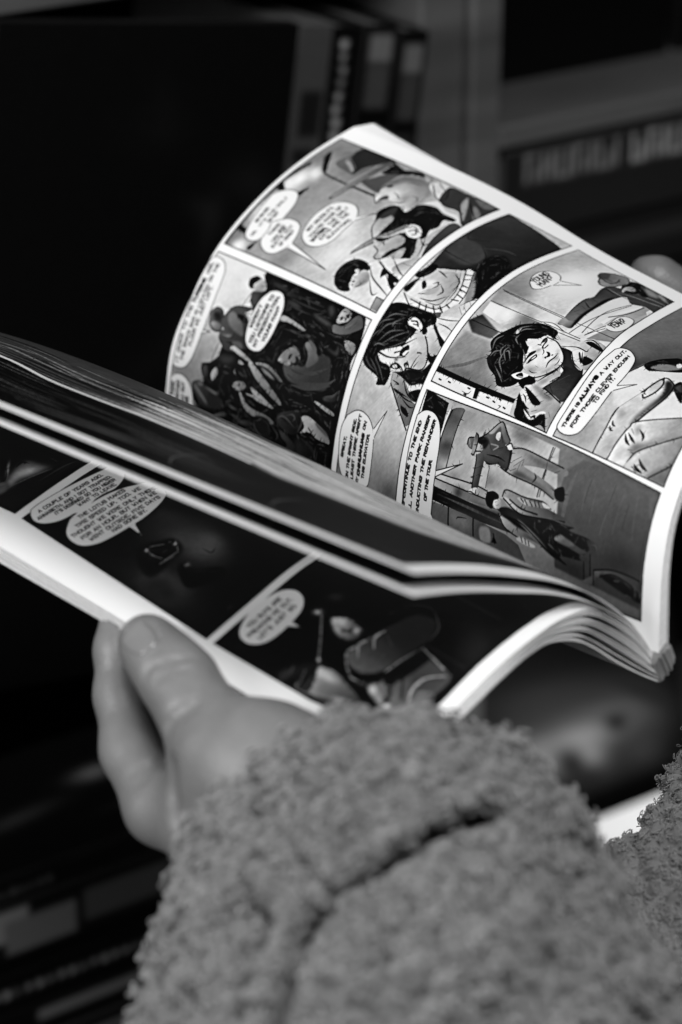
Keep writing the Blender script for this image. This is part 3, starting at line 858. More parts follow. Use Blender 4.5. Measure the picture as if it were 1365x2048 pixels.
["s",6,5,[665,1207,693,1209,720,1217],1,1.0],
["s",7,4,[726,1204,729,1221,722,1223],1,1.0],
["s",5,15,[670,1217,698,1228],1,1.0],
["s",4,20,[683,1174,664,1192,661,1216],1,1.0],
["s",6,4,[640,1183,657,1189,668,1256,709,1265,765,1230,797,1197]],
["b",750,1179,9,31,-21,14,92,0.5],
["f",8,[623,1128,639,1171,656,1200,668,1262,711,1291,635,1301,618,1291,601,1244,614,1185],1,2,1.0],
["f",[64,40,606,1137,566,1250],[584,1139,624,1131,618,1183,598,1232,621,1283,602,1300,577,1257,546,1279,533,1317,455,1288,499,1236,548,1180]],
["f",80,[617,1196,598,1232,618,1291,596,1297,579,1249,596,1224]],
["f",6,[574,1245,598,1296,550,1296,557,1267]],
["f",10,[571,1162,566,1197,554,1256,555,1242,558,1182]],
["f",8,[519,1227,511,1264,488,1280,497,1244]],
["s",6,4,[584,1139,544,1182,477,1253,442,1291]],
["s",6,4,[598,1141,591,1178,586,1167],2,1.0],
["s",6,4,[620,1191,571,1234,547,1285],2,1.0],
["s",6,4,[569,1170,548,1233,543,1287],2,1.0],
["s",6,4,[545,1221,525,1269,527,1294],2,1.0],
["s",6,4,[523,1225,493,1284],2,1.0],
["s",6,4,[584,1139,626,1130],2,1.0],
["s",4,10,[650,1229,629,1260],2,1.0],
["s",4,10,[664,1246,638,1274],2,1.0],
["s",4,10,[674,1265,659,1280],2,1.0],
["p",None],
["s",5,3,[1566,957,1602,1289]],
["s",5,3,[1602,1289,100,1302]],
["s",5,3,[100,1302,100,955]],
["s",5,3,[100,955,1566,957]],
["f",97,[403,1120,484,1167,372,1133],0,0,1.0],
["f",97,[420,964,445,1001,451,1037,439,1078,416,1107,387,1126,341,1140,269,1145,215,1142,196,1128,179,1091,174,1038,196,995,242,964,304,951,374,947]],
["s",3.5,3,[420,964,445,1001,451,1037,439,1078,416,1107,387,1126,341,1140,269,1145,215,1142,196,1128,179,1091,174,1038,196,995,242,964,304,951,374,947,420,964]],
["s",3.5,3,[403,1120,484,1167]],
["s",3.5,3,[484,1167,372,1133]],
["s",5.6000000000000005,97,[403,1120,372,1133]],
["t","GREAT.",270,981,344,986,12,5.1,0.12,3],
["t","ON THE BRIGHT SIDE,",200,1022,415,1018,12,5.1,0.12,3],
["t","AT LEAST THERE AREN'T",169,1052,436,1040,12,5.1,0.12,3],
["t","ANY",183,1077,216,1082,12,5.1,0.12,3],
["t","CHIHUAHUAS",228,1085,374,1078,12,7.65,0.12,3],
["t","ON",391,1075,418,1075,12,5.1,0.12,3],
["t","THIS ELEVATOR.",222,1111,381,1107,12,5.1,0.12,3],
["p",[642,1328,1602,1329,1590,1905,583,1928]],
["f",[72,90,977,1448,1304,1660],[642,1328,1602,1329,1590,1905,583,1928],0],
["f",[36,62,1111,1355,1339,1391],[1117,1339,1314,1300,1606,1332,1652,1446,1476,1494,1302,1425,1127,1481],1,30,0.8],
["b",1372,1508,132,40,-111,108,98,0.9],
["b",1568,1743,94,69,-91,75,90,0.6],
["f",[58,92,1107,1348,1122,1628],[1058,1343,1143,1340,1119,1650,987,1659,977,1586],0,4,1.0],
["f",[94,48,1010,1411,1010,1544],[983,1357,1048,1350,1039,1624,974,1608,936,1554],0,0,1.0],
["b",1019,1456,59,4,-21,41,98,0.9],
["b",1013,1551,-5,30,-63,13,40,0.7],
["s",4,10,[1137,1345,1116,1772,1113,1939]],
["s",4,12,[1131,1355,1105,1769]],
["s",4,6,[1053,1347,1044,1620]],
["f",[20,34,920,1351,896,1461],[922,1328,974,1364,918,1486,878,1473,876,1382],0,3,1.0],
["s",4,5,[931,1337,921,1494]],
["f",[44,58,708,1339,872,1457],[703,1321,876,1352,864,1523,654,1640,675,1381],0,8,1.0],
["s",16,34,[700,1344,746,1440,807,1511],2,0.6],
["b",686,1489,-11,138,-32,4,34,0.7],
["f",[8,6,695,1326,657,1718],[707,1319,686,1520,669,1729,651,1731,659,1536,675,1317],0,0,1.0],
["f",6,[659,1536,660,1561,627,1566,626,1546],0,0,1.0],
["f",90,[683,1328,664,1538,621,1549,640,1327],0,0,1.0],
["f",90,[658,1567,647,1729,606,1739,619,1570],0,0,1.0],
["s",6,5,[659,1359,657,1370]],
["s",6,5,[660,1406,658,1417]],
["s",6,5,[690,1435,687,1446]],
["s",6,5,[632,1501,630,1512]],
["s",6,5,[659,1505,657,1516]],
["s",6,5,[645,1605,643,1616]],
["s",6,5,[637,1641,634,1651]],
["s",6,5,[651,1662,648,1672]],
["s",6,5,[625,1698,622,1708]],
["s",6,5,[657,1618,655,1629]],
["s",4,5,[641,1485,636,1515,651,1526],2,1.0],
["s",4,5,[657,1598,642,1627],2,1.0],
["s",4,5,[611,1676,625,1683,627,1672],2,1.0],
["f",[84,60,1141,1756,1425,1825],[1126,1735,1260,1758,1478,1819,1448,1937,1388,2029,1108,1932,1043,1861],0,3,1.0],
["f",92,[1213,1738,1404,1738,1433,1796,1448,1842,1186,1808,1056,1782,1037,1724],1,3,1.0],
["f",97,[1181,1801,1316,1805,1433,1842,1422,1857,1294,1821,1176,1820],0,0,1.0],
["s",7,5,[1243,1802,1330,1839,1433,1854]],
["s",4,10,[1072,1782,1274,1770,1433,1807]],
["s",4,14,[1045,1739,1217,1767,1404,1807]],
["f",[50,76,1047,1818,1403,1994],[1047,1818,1196,1865,1403,1900,1381,1975,1101,1947],0,2,1.0],
["s",4,8,[1115,1733,1114,1928]],
["s",4,12,[1025,1703,1024,1803]],
["f",86,[1410,1883,1470,1884,1433,1972,1373,1922],0,0,1.0],
["f",[40,24,1141,1673,1390,1668],[1071,1665,1126,1665,1274,1647,1335,1655,1424,1629,1472,1643,1499,1684,1548,1653,1595,1696,1604,1945,1533,2002,1433,1965,1436,1901,1443,1851,1416,1796,1444,1742,1376,1721,1270,1720,1135,1725,1073,1729,1070,1688]],
["f",[58,30,1113,1683,1113,1730],[1078,1664,1118,1666,1112,1693,1135,1725,1078,1725,1072,1692]],
["f",8,[1159,1709,1254,1706,1350,1700,1396,1716,1283,1720,1181,1722,1121,1729,1078,1725],1,3,1.0],
["s",7,4,[1126,1665,1275,1646,1335,1655],2,1.0],
["s",7,4,[1280,1652,1252,1693,1251,1703],2,1.0],
["s",7,4,[1238,1668,1226,1701],2,1.0],
["s",7,4,[1322,1655,1310,1700],2,1.0],
["s",7,4,[1424,1629,1431,1656,1424,1694],2,1.0],
["s",7,4,[1178,1672,1206,1681],2,1.0],
["s",7,4,[1173,1690,1182,1712],2,1.0],
["s",7,4,[1438,1629,1431,1677,1430,1731],2,1.0],
["s",9,46,[1444,1644,1437,1704,1436,1791],2,0.7],
["s",9,46,[1451,1693,1478,1779,1493,1879],2,0.7],
["s",9,46,[1506,1756,1521,1834,1529,1931],2,0.7],
["s",9,46,[1485,1829,1500,1885,1509,1982],2,0.7],
["s",9,46,[1578,1809,1557,1885,1551,1949],2,0.7],
["f",8,[1563,1708,1556,1759,1524,1803,1510,1770],1,4,1.0],
["f",8,[1436,1901,1458,1963,1547,1991,1480,2004,1426,1964],1,4,1.0],
["f",54,[1578,1740,1585,1792,1557,1839,1542,1794],1,8,1.0],
["f",60,[1582,1812,1586,1849,1557,1885,1564,1844],1,6,1.0],
["f",6,[1506,1667,1555,1658,1588,1703,1528,1749,1492,1745,1471,1708]],
["f",[70,50,1492,1701,1535,1721],[1499,1684,1524,1685,1542,1704,1526,1731,1506,1723,1496,1704,1471,1708,1473,1698]],
["s",5,4,[1513,1694,1524,1702],2,1.0],
["s",5,4,[1510,1714,1527,1710],2,1.0],
["f",[36,52,1498,1554,1584,1633],[1493,1545,1533,1534,1557,1555,1576,1583,1587,1629,1570,1656,1534,1665,1472,1643,1444,1612,1458,1579,1485,1566]],
["f",[56,44,1458,1590,1506,1656],[1458,1579,1492,1565,1485,1609,1513,1639,1552,1655,1524,1663,1470,1644,1444,1612],1,2,1.0],
["f",28,[1498,1543,1536,1541,1554,1558,1513,1585,1488,1563],1,4,1.0],
["s",6,4,[1495,1543,1533,1534,1577,1582,1587,1629,1570,1656]],
["s",6,4,[1458,1579,1490,1564,1485,1609,1510,1631,1548,1620]],
["s",6,4,[1457,1579,1443,1613,1469,1645,1533,1666]],
["s",4,15,[1505,1569,1506,1613]],
["f",88,[1045,1606,1057,1642,1053,1708,1039,1699,1034,1647],1,2,1.0],
["s",4,6,[1045,1600,1062,1650,1044,1710]],
["s",4,8,[1046,1616,1036,1795]],
["f",16,[955,1749,976,1797,985,1848,799,1948,730,1934,749,1810,764,1768,885,1811]],
["f",[22,14,761,1825,861,1849],[743,1803,818,1843,874,1818,861,1908,767,1932,715,1910]],
["s",9,34,[799,1844,844,1871],2,0.6],
["s",9,30,[751,1831,775,1893],2,0.5],
["s",7,6,[780,1812,741,1854],2,1.0],
["f",[80,58,945,1817,957,1923],[960,1751,988,1811,1032,1817,1064,1854,1020,1963,912,1952,893,1887,909,1846,956,1809]],
["f",[88,72,956,1809,904,1880],[939,1818,967,1814,979,1851,886,1900,903,1849]],
["s",6,4,[956,1809,909,1846,888,1890],2,1.0],
["s",6,4,[958,1752,987,1812,984,1860,1000,1860],2,1.0],
["s",6,4,[977,1847,930,1874,912,1895],2,1.0],
["s",6,4,[1032,1817,1055,1848,1030,1910],2,1.0],
["f",8,[956,1866,952,1914,912,1895]],
["f",10,[1025,1833,1046,1854,1016,1943,1012,1922]],
["f",10,[960,1838,966,1842,924,1876,918,1872]],
["f",[84,64,765,1772,839,1830],[764,1768,836,1809,872,1814,854,1834,823,1840,746,1807,752,1770]],
["s",5,5,[746,1807,816,1839,859,1829]],
["f",84,[871,1812,854,1834,838,1836,848,1821]],
["s",5,4,[871,1812,855,1835,837,1838]],
["s",4,8,[782,1817,814,1834,821,1841]],
["f",[76,92,819,1688,925,1718],[929,1605,954,1643,979,1677,977,1718,957,1753,918,1793,884,1809,847,1802,803,1775,780,1746,778,1725,786,1698,812,1670,874,1635]],
["b",806,1718,23,21,-12,14,66,0.8],
["b",864,1797,20,4,-11,21,70,0.7],
["b",853,1710,25,12,-11,15,97,0.6],
["b",940,1719,-4,22,-29,5,94,0.5],
["b",914,1664,19,14,-13,14,80,0.6],
["f",5,[827,1510,864,1482,904,1486,959,1517,993,1539,1025,1585,1042,1630,1028,1695,994,1706,989,1726,984,1702,991,1670,956,1648,935,1611,903,1639,873,1647,874,1635,822,1664,798,1680,761,1676,739,1696,709,1671,700,1621,733,1588,758,1544,792,1511,809,1511]],
["s",5,5,[952,1533,988,1537,1010,1527],1,1.0],
["s",6,5,[1037,1667,992,1731],2,1.0],
["s",6,5,[1021,1667,994,1721],2,1.0],
["f",8,[929,1605,890,1641,868,1651,867,1634]],
["s",6,38,[838,1508,882,1495,915,1512],2,0.8],
["s",6,38,[812,1570,845,1543,878,1549],2,0.8],
["s",6,38,[808,1590,845,1560,872,1565],2,0.8],
["s",6,38,[814,1608,852,1578,846,1565],2,0.8],
["s",6,38,[806,1518,832,1524,846,1548],2,0.8],
["s",6,38,[775,1561,743,1604,719,1631],2,0.8],
["s",6,38,[756,1607,800,1567,845,1560],2,0.8],
["s",6,38,[936,1544,976,1551,1009,1585],2,0.8],
["s",6,38,[949,1557,978,1571,996,1605],2,0.8],
["s",6,38,[883,1624,846,1659,812,1670],2,0.8],
["s",6,38,[896,1593,919,1567,948,1569],2,0.8],
["s",10,70,[966,1546,947,1553,978,1555],2,0.7],
["f",82,[924,1610,921,1632,904,1635]],
["f",4,[847,1662,878,1660,898,1675,887,1680,856,1669,833,1668]],
["f",4,[933,1674,959,1668,977,1673,965,1687,945,1677]],
["s",5,4,[929,1666,931,1678]],
["f",4,[837,1677,860,1678,883,1687,872,1692,851,1689,830,1684]],
["f",92,[852,1683,875,1690,863,1695,851,1689]],
["f",4,[924,1686,963,1683,961,1689,928,1694]],
["f",92,[930,1691,954,1691,945,1700,926,1698]],
["s",5,4,[828,1679,867,1695,878,1691]],
["s",5,4,[922,1690,924,1700,944,1703]],
["f",82,[881,1714,901,1720,893,1739,872,1731]],
["f",5,[910,1717,911,1733,895,1744,884,1734,899,1730]],
["f",5,[880,1726,889,1731,877,1736]],
["s",4,15,[924,1686,906,1708,888,1712],2,1.0],
["s",7,4,[837,1762,867,1756,898,1764,923,1764],2,1.0],
["s",5,6,[888,1770,910,1775],2,1.0],
["s",5,6,[915,1756,925,1763],2,1.0],
["b",895,1774,13,3,-6,11,70,0.7],
["s",6,3,[903,1748,906,1749]],
["s",6,3,[979,1677,977,1718,956,1754,919,1794,883,1810,846,1803,802,1776,779,1747,777,1726]],
["s",4,15,[807,1673,796,1692],2,1.0],
["f",86,[753,1651,766,1656,782,1679,781,1718,757,1717,748,1690,745,1664]],
["s",7,3,[753,1652,747,1668,748,1696,757,1717,777,1721]],
["f",10,[764,1668,782,1685,764,1702,758,1684]],
["s",4,60,[762,1681,766,1700]],
["f",5,[743,1693,778,1725,767,1760,748,1756,734,1732,717,1732]],
["f",[80,58,707,1739,677,1914],[698,1728,740,1750,746,1785,711,1913,593,1922,653,1874,633,1843,615,1832,645,1779]],
["f",[60,40,735,1787,725,1859],[743,1759,746,1802,719,1874,707,1839],1,6,1.0],
["f",8,[720,1742,727,1748,684,1837,669,1808]],
["f",6,[645,1746,694,1731,622,1805,613,1844,653,1874,591,1918,586,1915,599,1774]],
["f",90,[671,1762,626,1819,654,1862,650,1882,628,1835,613,1827],1,2,1.0],
["f",54,[590,1865,602,1889,586,1915,584,1861]],
["s",8,4,[671,1762,652,1786,647,1806],2,1.0],
["s",8,4,[655,1779,634,1814],2,1.0],
["s",8,4,[698,1728,653,1774,616,1837],2,1.0],
["s",8,4,[641,1821,653,1841],2,1.0],
["s",8,4,[615,1832,628,1843,620,1851],2,1.0],
["s",6,4,[749,1810,711,1913]],
["b",803,1710,13,12,-12,14,54,0.6],
["b",829,1775,33,18,-9,12,58,0.7],
["b",925,1763,0,13,-27,9,64,0.6],
["b",902,1683,20,9,-6,8,58,0.7],
["b",958,1680,16,2,-4,8,60,0.6],
["b",878,1766,12,3,-4,8,70,0.6],
["b",778,1791,32,17,-10,15,52,0.7],
["s",4,12,[801,1705,796,1725,802,1743],2,1.0],
["s",4,12,[830,1716,827,1732],2,1.0],
["s",4,12,[860,1788,882,1791,901,1787],2,1.0],
["s",4,12,[879,1693,883,1702],2,1.0],
["s",4,12,[798,1795,824,1811],2,1.0],
["s",5,8,[698,1745,687,1763,666,1780],2,1.0],
["s",5,8,[725,1826,719,1858],2,1.0],
["s",5,8,[671,1796,685,1808,685,1842],2,1.0],
["s",5,8,[659,1893,643,1908],2,1.0],
["b",771,1392,-2,67,-28,6,56,0.5],
["b",775,1493,-1,38,-57,13,40,0.6],
["p",None],
["s",5,3,[642,1328,1602,1329]],
["s",5,3,[1602,1329,1590,1905]],
["s",5,3,[1590,1905,583,1928]],
["s",5,3,[583,1928,642,1328]],
["f",97,[1335,1477,1376,1559,1283,1479],0,0,1.0],
["f",97,[1237,1402,1285,1376,1332,1376,1366,1400,1373,1438,1354,1466,1316,1482,1268,1476,1231,1465,1213,1438]],
["s",4,3,[1237,1402,1285,1376,1332,1376,1366,1400,1373,1438,1354,1466,1316,1482,1268,1476,1231,1465,1213,1438,1237,1402]],
["s",4,3,[1335,1477,1376,1559]],
["s",4,3,[1376,1559,1283,1479]],
["s",6.4,97,[1335,1477,1283,1479]],
["t","YOUNG",1251,1419,1345,1414,28,6.12,0.12,3],
["t","MAN?",1250,1457,1334,1448,28,6.12,0.12,3],
["f",97,[1179,1835,1065,1799,1157,1844],0,0,1.0],
["f",97,[1179,1835,1222,1832,1270,1829,1305,1847,1311,1879,1295,1899,1249,1910,1197,1908,1163,1890,1153,1862,1160,1842]],
["s",4,3,[1179,1835,1222,1832,1270,1829,1305,1847,1311,1879,1295,1899,1249,1910,1197,1908,1163,1890,1153,1862,1160,1842,1179,1835]],
["s",4,3,[1179,1835,1065,1799]],
["s",4,3,[1065,1799,1157,1844]],
["s",6.4,97,[1179,1835,1157,1844]],
["t","YEAH?",1180,1869,1270,1878,33,7.140000000000001,0.12,3],
["p",[581,1960,1076,1967,1590,1965,1590,2478,567,2473]],
["f",[46,84,1421,1982,860,2303],[581,1960,1076,1967,1590,1965,1590,2478,567,2473],0],
["f",[26,44,1063,2101,1157,1987],[1069,1936,1193,1942,1388,1977,1588,2048,1217,2293,1057,2116,974,2082,889,2052],0,0,1.0],
["f",[60,24,1124,2008,1041,2093],[1117,2012,1135,2112,1255,2192,1216,2215,1057,2116,987,2079],1,30,0.7],
["f",90,[972,2078,1046,2112,1029,2155,1113,2275,855,2446,786,2320,795,2110,889,2052],0,6,1.0],
["b",700,2141,-10,92,-98,0,66,0.6],
["f",[36,66,572,1982,762,2040],[584,1955,650,1955,664,2055,741,2114,580,2152],0,50,0.9],
["f",6,[1046,2112,1091,2128,1156,2178,1194,2228,1125,2288,1040,2171,1027,2141]],
["f",48,[1046,2145,1097,2169,1130,2228,1132,2263,1068,2209],1,4,1.0],
["f",80,[1140,2228,1160,2239,1145,2256,1123,2243]],
["s",5,4,[972,2078,1046,2112]],
["f",[84,66,731,2151,647,2299],[574,2146,673,2148,752,2138,794,2142,905,2188,1025,2229,1025,2273,1000,2292,927,2292,806,2257,707,2225,636,2219,573,2213]],
["f",[40,14,866,2222,922,2294],[1028,2254,1018,2285,981,2298,912,2289,806,2257,735,2229,798,2231,903,2263,960,2267,1006,2246],1,8,1.0],
["b",767,2169,22,6,-12,27,56,0.6],
["b",629,2203,-3,27,-35,-3,60,0.6],
["f",[84,72,910,2206,985,2236],[892,2198,934,2202,1020,2226,997,2243,948,2236,900,2212]],
["s",8,4,[894,2197,883,2212,936,2238,990,2244,1025,2229]],
["s",5,6,[932,2198,905,2198,903,2207]],
["s",6,3,[576,2147,673,2147,750,2139,789,2142]],
["s",5,4,[789,2142,904,2188],2,1.0],
["s",8,3,[905,2188,1026,2228,1025,2275,1000,2292,926,2292,805,2258,706,2226]],
["s",6,4,[706,2226,636,2219,573,2213]],
["s",9,8,[726,2154,710,2164,706,2179],2,1.0],
["s",9,8,[701,2155,686,2167,686,2179],2,1.0],
["s",9,8,[777,2142,743,2143],2,1.0],
["f",[86,60,766,2281,783,2423],[573,2213,665,2221,731,2231,763,2252,871,2409,873,2478,812,2509,721,2386,650,2317,611,2299,570,2291]],
["f",[60,34,724,2305,672,2334],[678,2282,692,2324,806,2444,784,2455,721,2386,650,2317,609,2295],1,14,0.9],
["b",729,2272,8,16,-25,14,60,0.8],
["b",613,2250,-6,21,-34,-10,62,0.5],
["s",6,3,[573,2213,665,2221,730,2232,766,2250,872,2408]],
["s",6,3,[570,2291,611,2299,651,2316,721,2386,788,2453]],
["s",12,14,[695,2233,669,2253,659,2273],2,1.0],
["s",12,14,[704,2242,686,2268,675,2289],2,1.0],
["s",12,14,[726,2244,709,2264],2,1.0],
["s",12,14,[737,2277,718,2304,696,2311],2,1.0],
["s",12,14,[641,2274,644,2292],2,1.0],
["f",[78,54,617,2315,660,2485],[571,2295,625,2311,717,2388,812,2509,738,2545,642,2465,575,2401,568,2381]],
["f",[40,24,589,2423,692,2501],[573,2384,649,2461,720,2488,633,2527,568,2474],1,14,1.0],
["b",627,2472,39,34,-16,19,50,0.6],
["s",14,12,[599,2324,586,2345,580,2371],2,1.0],
["s",14,12,[626,2335,605,2359,595,2387],2,1.0],
["s",14,12,[589,2320,574,2345],2,1.0],
["s",6,5,[575,2401,645,2463,704,2496]],
["b",619,2362,7,16,-18,9,60,0.6],
["f",12,[1006,2289,1053,2309,947,2368,951,2342]],
["s",5,5,[981,2309,985,2347],2,1.0],
["s",5,5,[959,2332,952,2365],2,1.0],
["f",26,[1006,2300,1041,2316,996,2341],1,3,1.0],
["p",None],
["s",5,3,[581,1960,1076,1967]],
["s",5,3,[1076,1967,1590,1965]],
["s",5,3,[1590,1965,1590,2478]],
["s",5,3,[1590,2478,567,2473]],
["s",5,3,[567,2473,581,1960]],
["f",97,[881,2074,930,2146,849,2072],0,0,1.0],
["f",97,[1058,1954,1080,1972,1088,2009,1071,2044,1045,2065,992,2076,930,2078,855,2073,743,2072,668,2066,626,2054,604,2022,602,1985,615,1959,636,1954,698,1953,834,1944,948,1941]],
["s",4,3,[1058,1954,1080,1972,1088,2009,1071,2044,1045,2065,992,2076,930,2078,855,2073,743,2072,668,2066,626,2054,604,2022,602,1985,615,1959,636,1954,698,1953,834,1944,948,1941,1058,1954]],
["s",4,3,[881,2074,930,2146]],
["s",4,3,[930,2146,849,2072]],
["s",6.4,97,[881,2074,849,2072]],
["t","THERE IS",624,1988,740,1987,12,5.1,0.12,3],
["t","ALWAYS",752,1987,887,1981,13,8.67,0.12,3],
["t","A WAY OUT,",901,1987,1074,2002,14,5.1,0.12,3],
["t","FOR THOSE CLEVER ENOUGH",636,2020,1053,2033,13,5.1,0.12,3],
["t","TO FIND IT.",764,2044,913,2048,13,5.1,0.12,3],
["p",[606,1325,543,2469,217,2460,240,2462,100,2462,100,1340]],
["f",[66,36,425,1530,435,2239],[606,1325,543,2469,217,2460,240,2462,100,2462,100,1340],0],
["f",[92,88,541,1295,538,1373],[584,1229,593,1338,504,1345,498,1245],0,0,1.0],
["s",6,4,[539,1251,533,1318]],
["f",5,[610,1329,584,1453,339,1482,265,1480,429,1470,477,1456,520,1412,516,1339],0,0,1.0],
["f",[30,56,535,1478,396,1513],[562,1476,576,1540,494,1533,360,1537,343,1481,413,1476,485,1471]],
["s",5,90,[561,1471,493,1467,416,1469,345,1474]],
["s",5,4,[563,1482,490,1474,421,1473]],
["f",[22,46,438,1509,388,1515],[453,1503,444,1537,392,1532,391,1490,435,1480],1,14,1.0],
["f",[58,70,358,1495,371,1533],[343,1481,374,1490,387,1528,351,1533],1,10,1.0],
["s",4,5,[571,1537,494,1533,405,1534,355,1532]],
["f",[54,68,576,1540,457,1596],[576,1540,568,1740,547,2010,298,2091,334,2050,311,1643,344,1541,360,1537,487,1536],0,2,1.0],
["b",366,1744,-1,53,-28,-7,48,0.8],
["b",548,1841,-1,63,-28,1,40,0.9],
["b",390,1906,6,83,-24,-2,66,0.8],
["b",439,1592,-2,45,-73,-11,72,0.6],
["b",561,1595,-4,89,-25,1,60,0.6],
["b",345,1582,8,33,-23,6,50,0.6],
["s",5,5,[543,1982,458,1981,367,1972]],
["s",4,25,[544,1990,370,1982]],
["s",4,10,[412,1733,340,1734]],
["s",4,60,[411,1727,338,1726]],
["f",72,[411,1707,412,1733,338,1734,339,1694],0,2,1.0],
["f",[80,60,326,1498,308,1735],[320,1487,333,1502,334,1672,329,1753,303,1747,303,1609],0,0,1.0],
["s",5,4,[335,1501,337,1672,330,1742]],
["f",[70,44,308,1490,303,1644],[314,1482,303,1747,281,1818,276,1649,291,1487],0,0,1.0],
["f",[20,70,303,1609,291,1692],[308,1597,307,1643,271,1627,279,1590],0,12,1.0],
["s",5,4,[316,1482,302,1747]],
["f",[6,24,274,1484,249,1844],[290,1481,276,1649,264,1843,220,1880,222,1735,241,1484],0,0,1.0],
["s",10,34,[264,1546,254,1687,242,1845],2,0.6],
["f",12,[274,1672,272,1841,255,1866,253,1732],0,10,1.0],
["f",[40,30,188,1496,168,1739],[237,1484,230,1655,211,1848,192,1909,124,1961,136,1452],0,0,1.0],
["s",7,4,[234,1571,175,1575]],
["s",7,4,[224,1693,170,1697]],
["s",5,6,[204,1740,161,1742]],
["s",5,6,[198,1793,168,1800]],
["f",54,[204,1726,211,1770,167,1778,163,1734],1,4,1.0],
["f",50,[223,1575,220,1679,182,1682,181,1585],0,16,1.0],
["s",4,8,[204,1612,213,1623,218,1662],2,1.0],
["s",4,8,[227,1492,232,1503],2,1.0],
["f",8,[194,1793,171,1811,168,1784],0,0,1.0],
["f",[34,22,472,2191,235,2242],[488,2071,542,2127,553,2417,430,2459,237,2453,134,2453,155,2202,165,2078,350,2069,412,2064],0,3,1.0],
["s",20,40,[493,2115,401,2101,274,2093],2,0.3],
["s",20,40,[490,2218,350,2214],2,0.3],
["s",20,40,[484,2331,339,2315],2,0.3],
["s",20,40,[505,2389,349,2400],2,0.3],
["s",20,40,[401,2280,323,2263],2,0.3],
["s",20,40,[466,2171,381,2174],2,0.3],
["s",14,16,[488,2185,407,2179],2,0.4],
["s",14,16,[506,2289,432,2282],2,0.4],
["s",14,16,[459,2362,368,2353],2,0.4],
["s",14,16,[314,2287,252,2274],2,0.4],
["b",266,2375,2,90,-51,-18,14,0.7],
["b",182,2168,-4,81,-34,-18,14,0.6],
["f",20,[250,2208,264,2228,184,2234,170,2213],0,3,1.0],
["s",5,4,[241,2206,161,2210]],
["s",5,4,[249,2233,181,2237]],
["f",[34,26,161,2207,175,2257],[155,2202,183,2245,206,2255,203,2272,161,2252,148,2236],0,2,1.0],
["f",[30,22,200,2261,203,2407],[201,2250,223,2325,226,2406,229,2453,183,2451,203,2396,208,2331,187,2273],1,3,1.0],
["f",8,[193,2278,208,2331,199,2397,178,2449,154,2450,171,2355],1,4,1.0],
["s",6,4,[204,2252,225,2325,229,2395,226,2451]],
["s",5,5,[189,2278,212,2331,205,2396,184,2448]],
["s",5,5,[204,2252,157,2252]],
["s",4,50,[200,2261,203,2277],2,0.7],
["f",[60,44,459,1792,476,2043],[495,1799,506,1862,498,1959,491,2036,483,2080,463,2067,464,1985,458,1921,449,1886,435,1957,412,2047,387,2072,379,2045,398,1969,407,1845,420,1784]],
["f",30,[407,1845,408,1900,402,1968,379,2045,408,1977,422,1907,427,1860],1,6,1.0],
["f",34,[494,1867,486,1948,484,2040,472,1954],1,8,1.0],
["b",464,1846,-4,26,-23,-8,72,0.7],
["s",7,5,[452,1829,477,1863],2,1.0],
["s",7,5,[438,1840,472,1877],2,1.0],
["s",7,5,[427,1860,457,1866],2,1.0],
["s",7,5,[447,1875,468,1878],2,1.0],
["s",7,5,[467,1984,491,1979],2,1.0],
["s",7,5,[406,1939,425,1950,439,1939],2,1.0],
["s",7,5,[462,2024,476,2043],2,1.0],
["s",7,5,[419,1830,433,1853],2,1.0],
["s",5,3,[493,1811,505,1862,497,1960,489,2056]],
["s",5,3,[420,1784,407,1845,398,1969,378,2045]],
["f",6,[410,2042,429,2079,385,2092,382,2055]],
["f",5,[421,1806,462,1802,490,1798,487,1814,450,1821,416,1817,422,1789]],
["f",[34,22,491,1675,447,1774],[501,1659,523,1683,569,1717,569,1734,538,1767,514,1793,497,1775,495,1799,432,1814,419,1796,428,1764,421,1715,442,1679]],
["f",[58,36,540,1698,528,1761],[523,1683,567,1715,567,1735,537,1762,521,1787,502,1779,532,1742,555,1724,524,1706],1,2,1.0],
["f",74,[528,1721,535,1735,507,1743,511,1724]],
["s",5,3,[501,1659,523,1683,567,1715,569,1734,538,1767,517,1791]],
["f",12,[493,1663,505,1680,488,1700,464,1687],1,4,1.0],
["s",5,50,[487,1712,486,1746,470,1730],0,0.8],
["s",5,45,[450,1716,456,1759],2,0.8],
["s",6,4,[448,1705,451,1755,444,1798],2,1.0],
["s",6,4,[496,1696,468,1720],2,1.0],
["s",6,4,[479,1750,487,1769],2,1.0],
["s",6,4,[426,1702,419,1727,428,1764],2,1.0],
["s",6,4,[532,1742,503,1762],2,1.0],
["f",80,[499,1783,509,1798,494,1816,486,1798]],
["s",5,4,[499,1783,509,1798,494,1816]],
["f",[38,24,409,1662,405,1698],[437,1660,448,1688,426,1702,373,1702,327,1697,322,1672,365,1670,414,1666]],
["s",5,3,[437,1660,414,1666,365,1669,321,1671]],
["s",5,5,[390,1668,403,1693],2,1.0],
["s",5,5,[368,1681,380,1700],2,1.0],
["f",78,[321,1669,329,1694,310,1692,306,1655]],
["s",4,4,[308,1649,310,1672,307,1689,322,1692]],
["f",[66,50,455,1662,458,1678],[470,1638,476,1664,463,1682,451,1675,450,1658]],
["f",6,[498,1649,503,1670,490,1687,477,1670,478,1652]],
["s",5,4,[448,1653,452,1674]],
["f",[40,26,473,1613,477,1647],[463,1603,484,1603,491,1623,466,1639,450,1632,453,1616]],
["s",5,3,[463,1603,485,1603,492,1624]],
["s",4,55,[481,1607,458,1620]],
["f",[56,34,465,1634,485,1646],[509,1629,499,1643,469,1650,434,1647,435,1636,465,1631,494,1627]],
["s",5,3,[509,1629,500,1644,468,1650,434,1647,435,1635]],
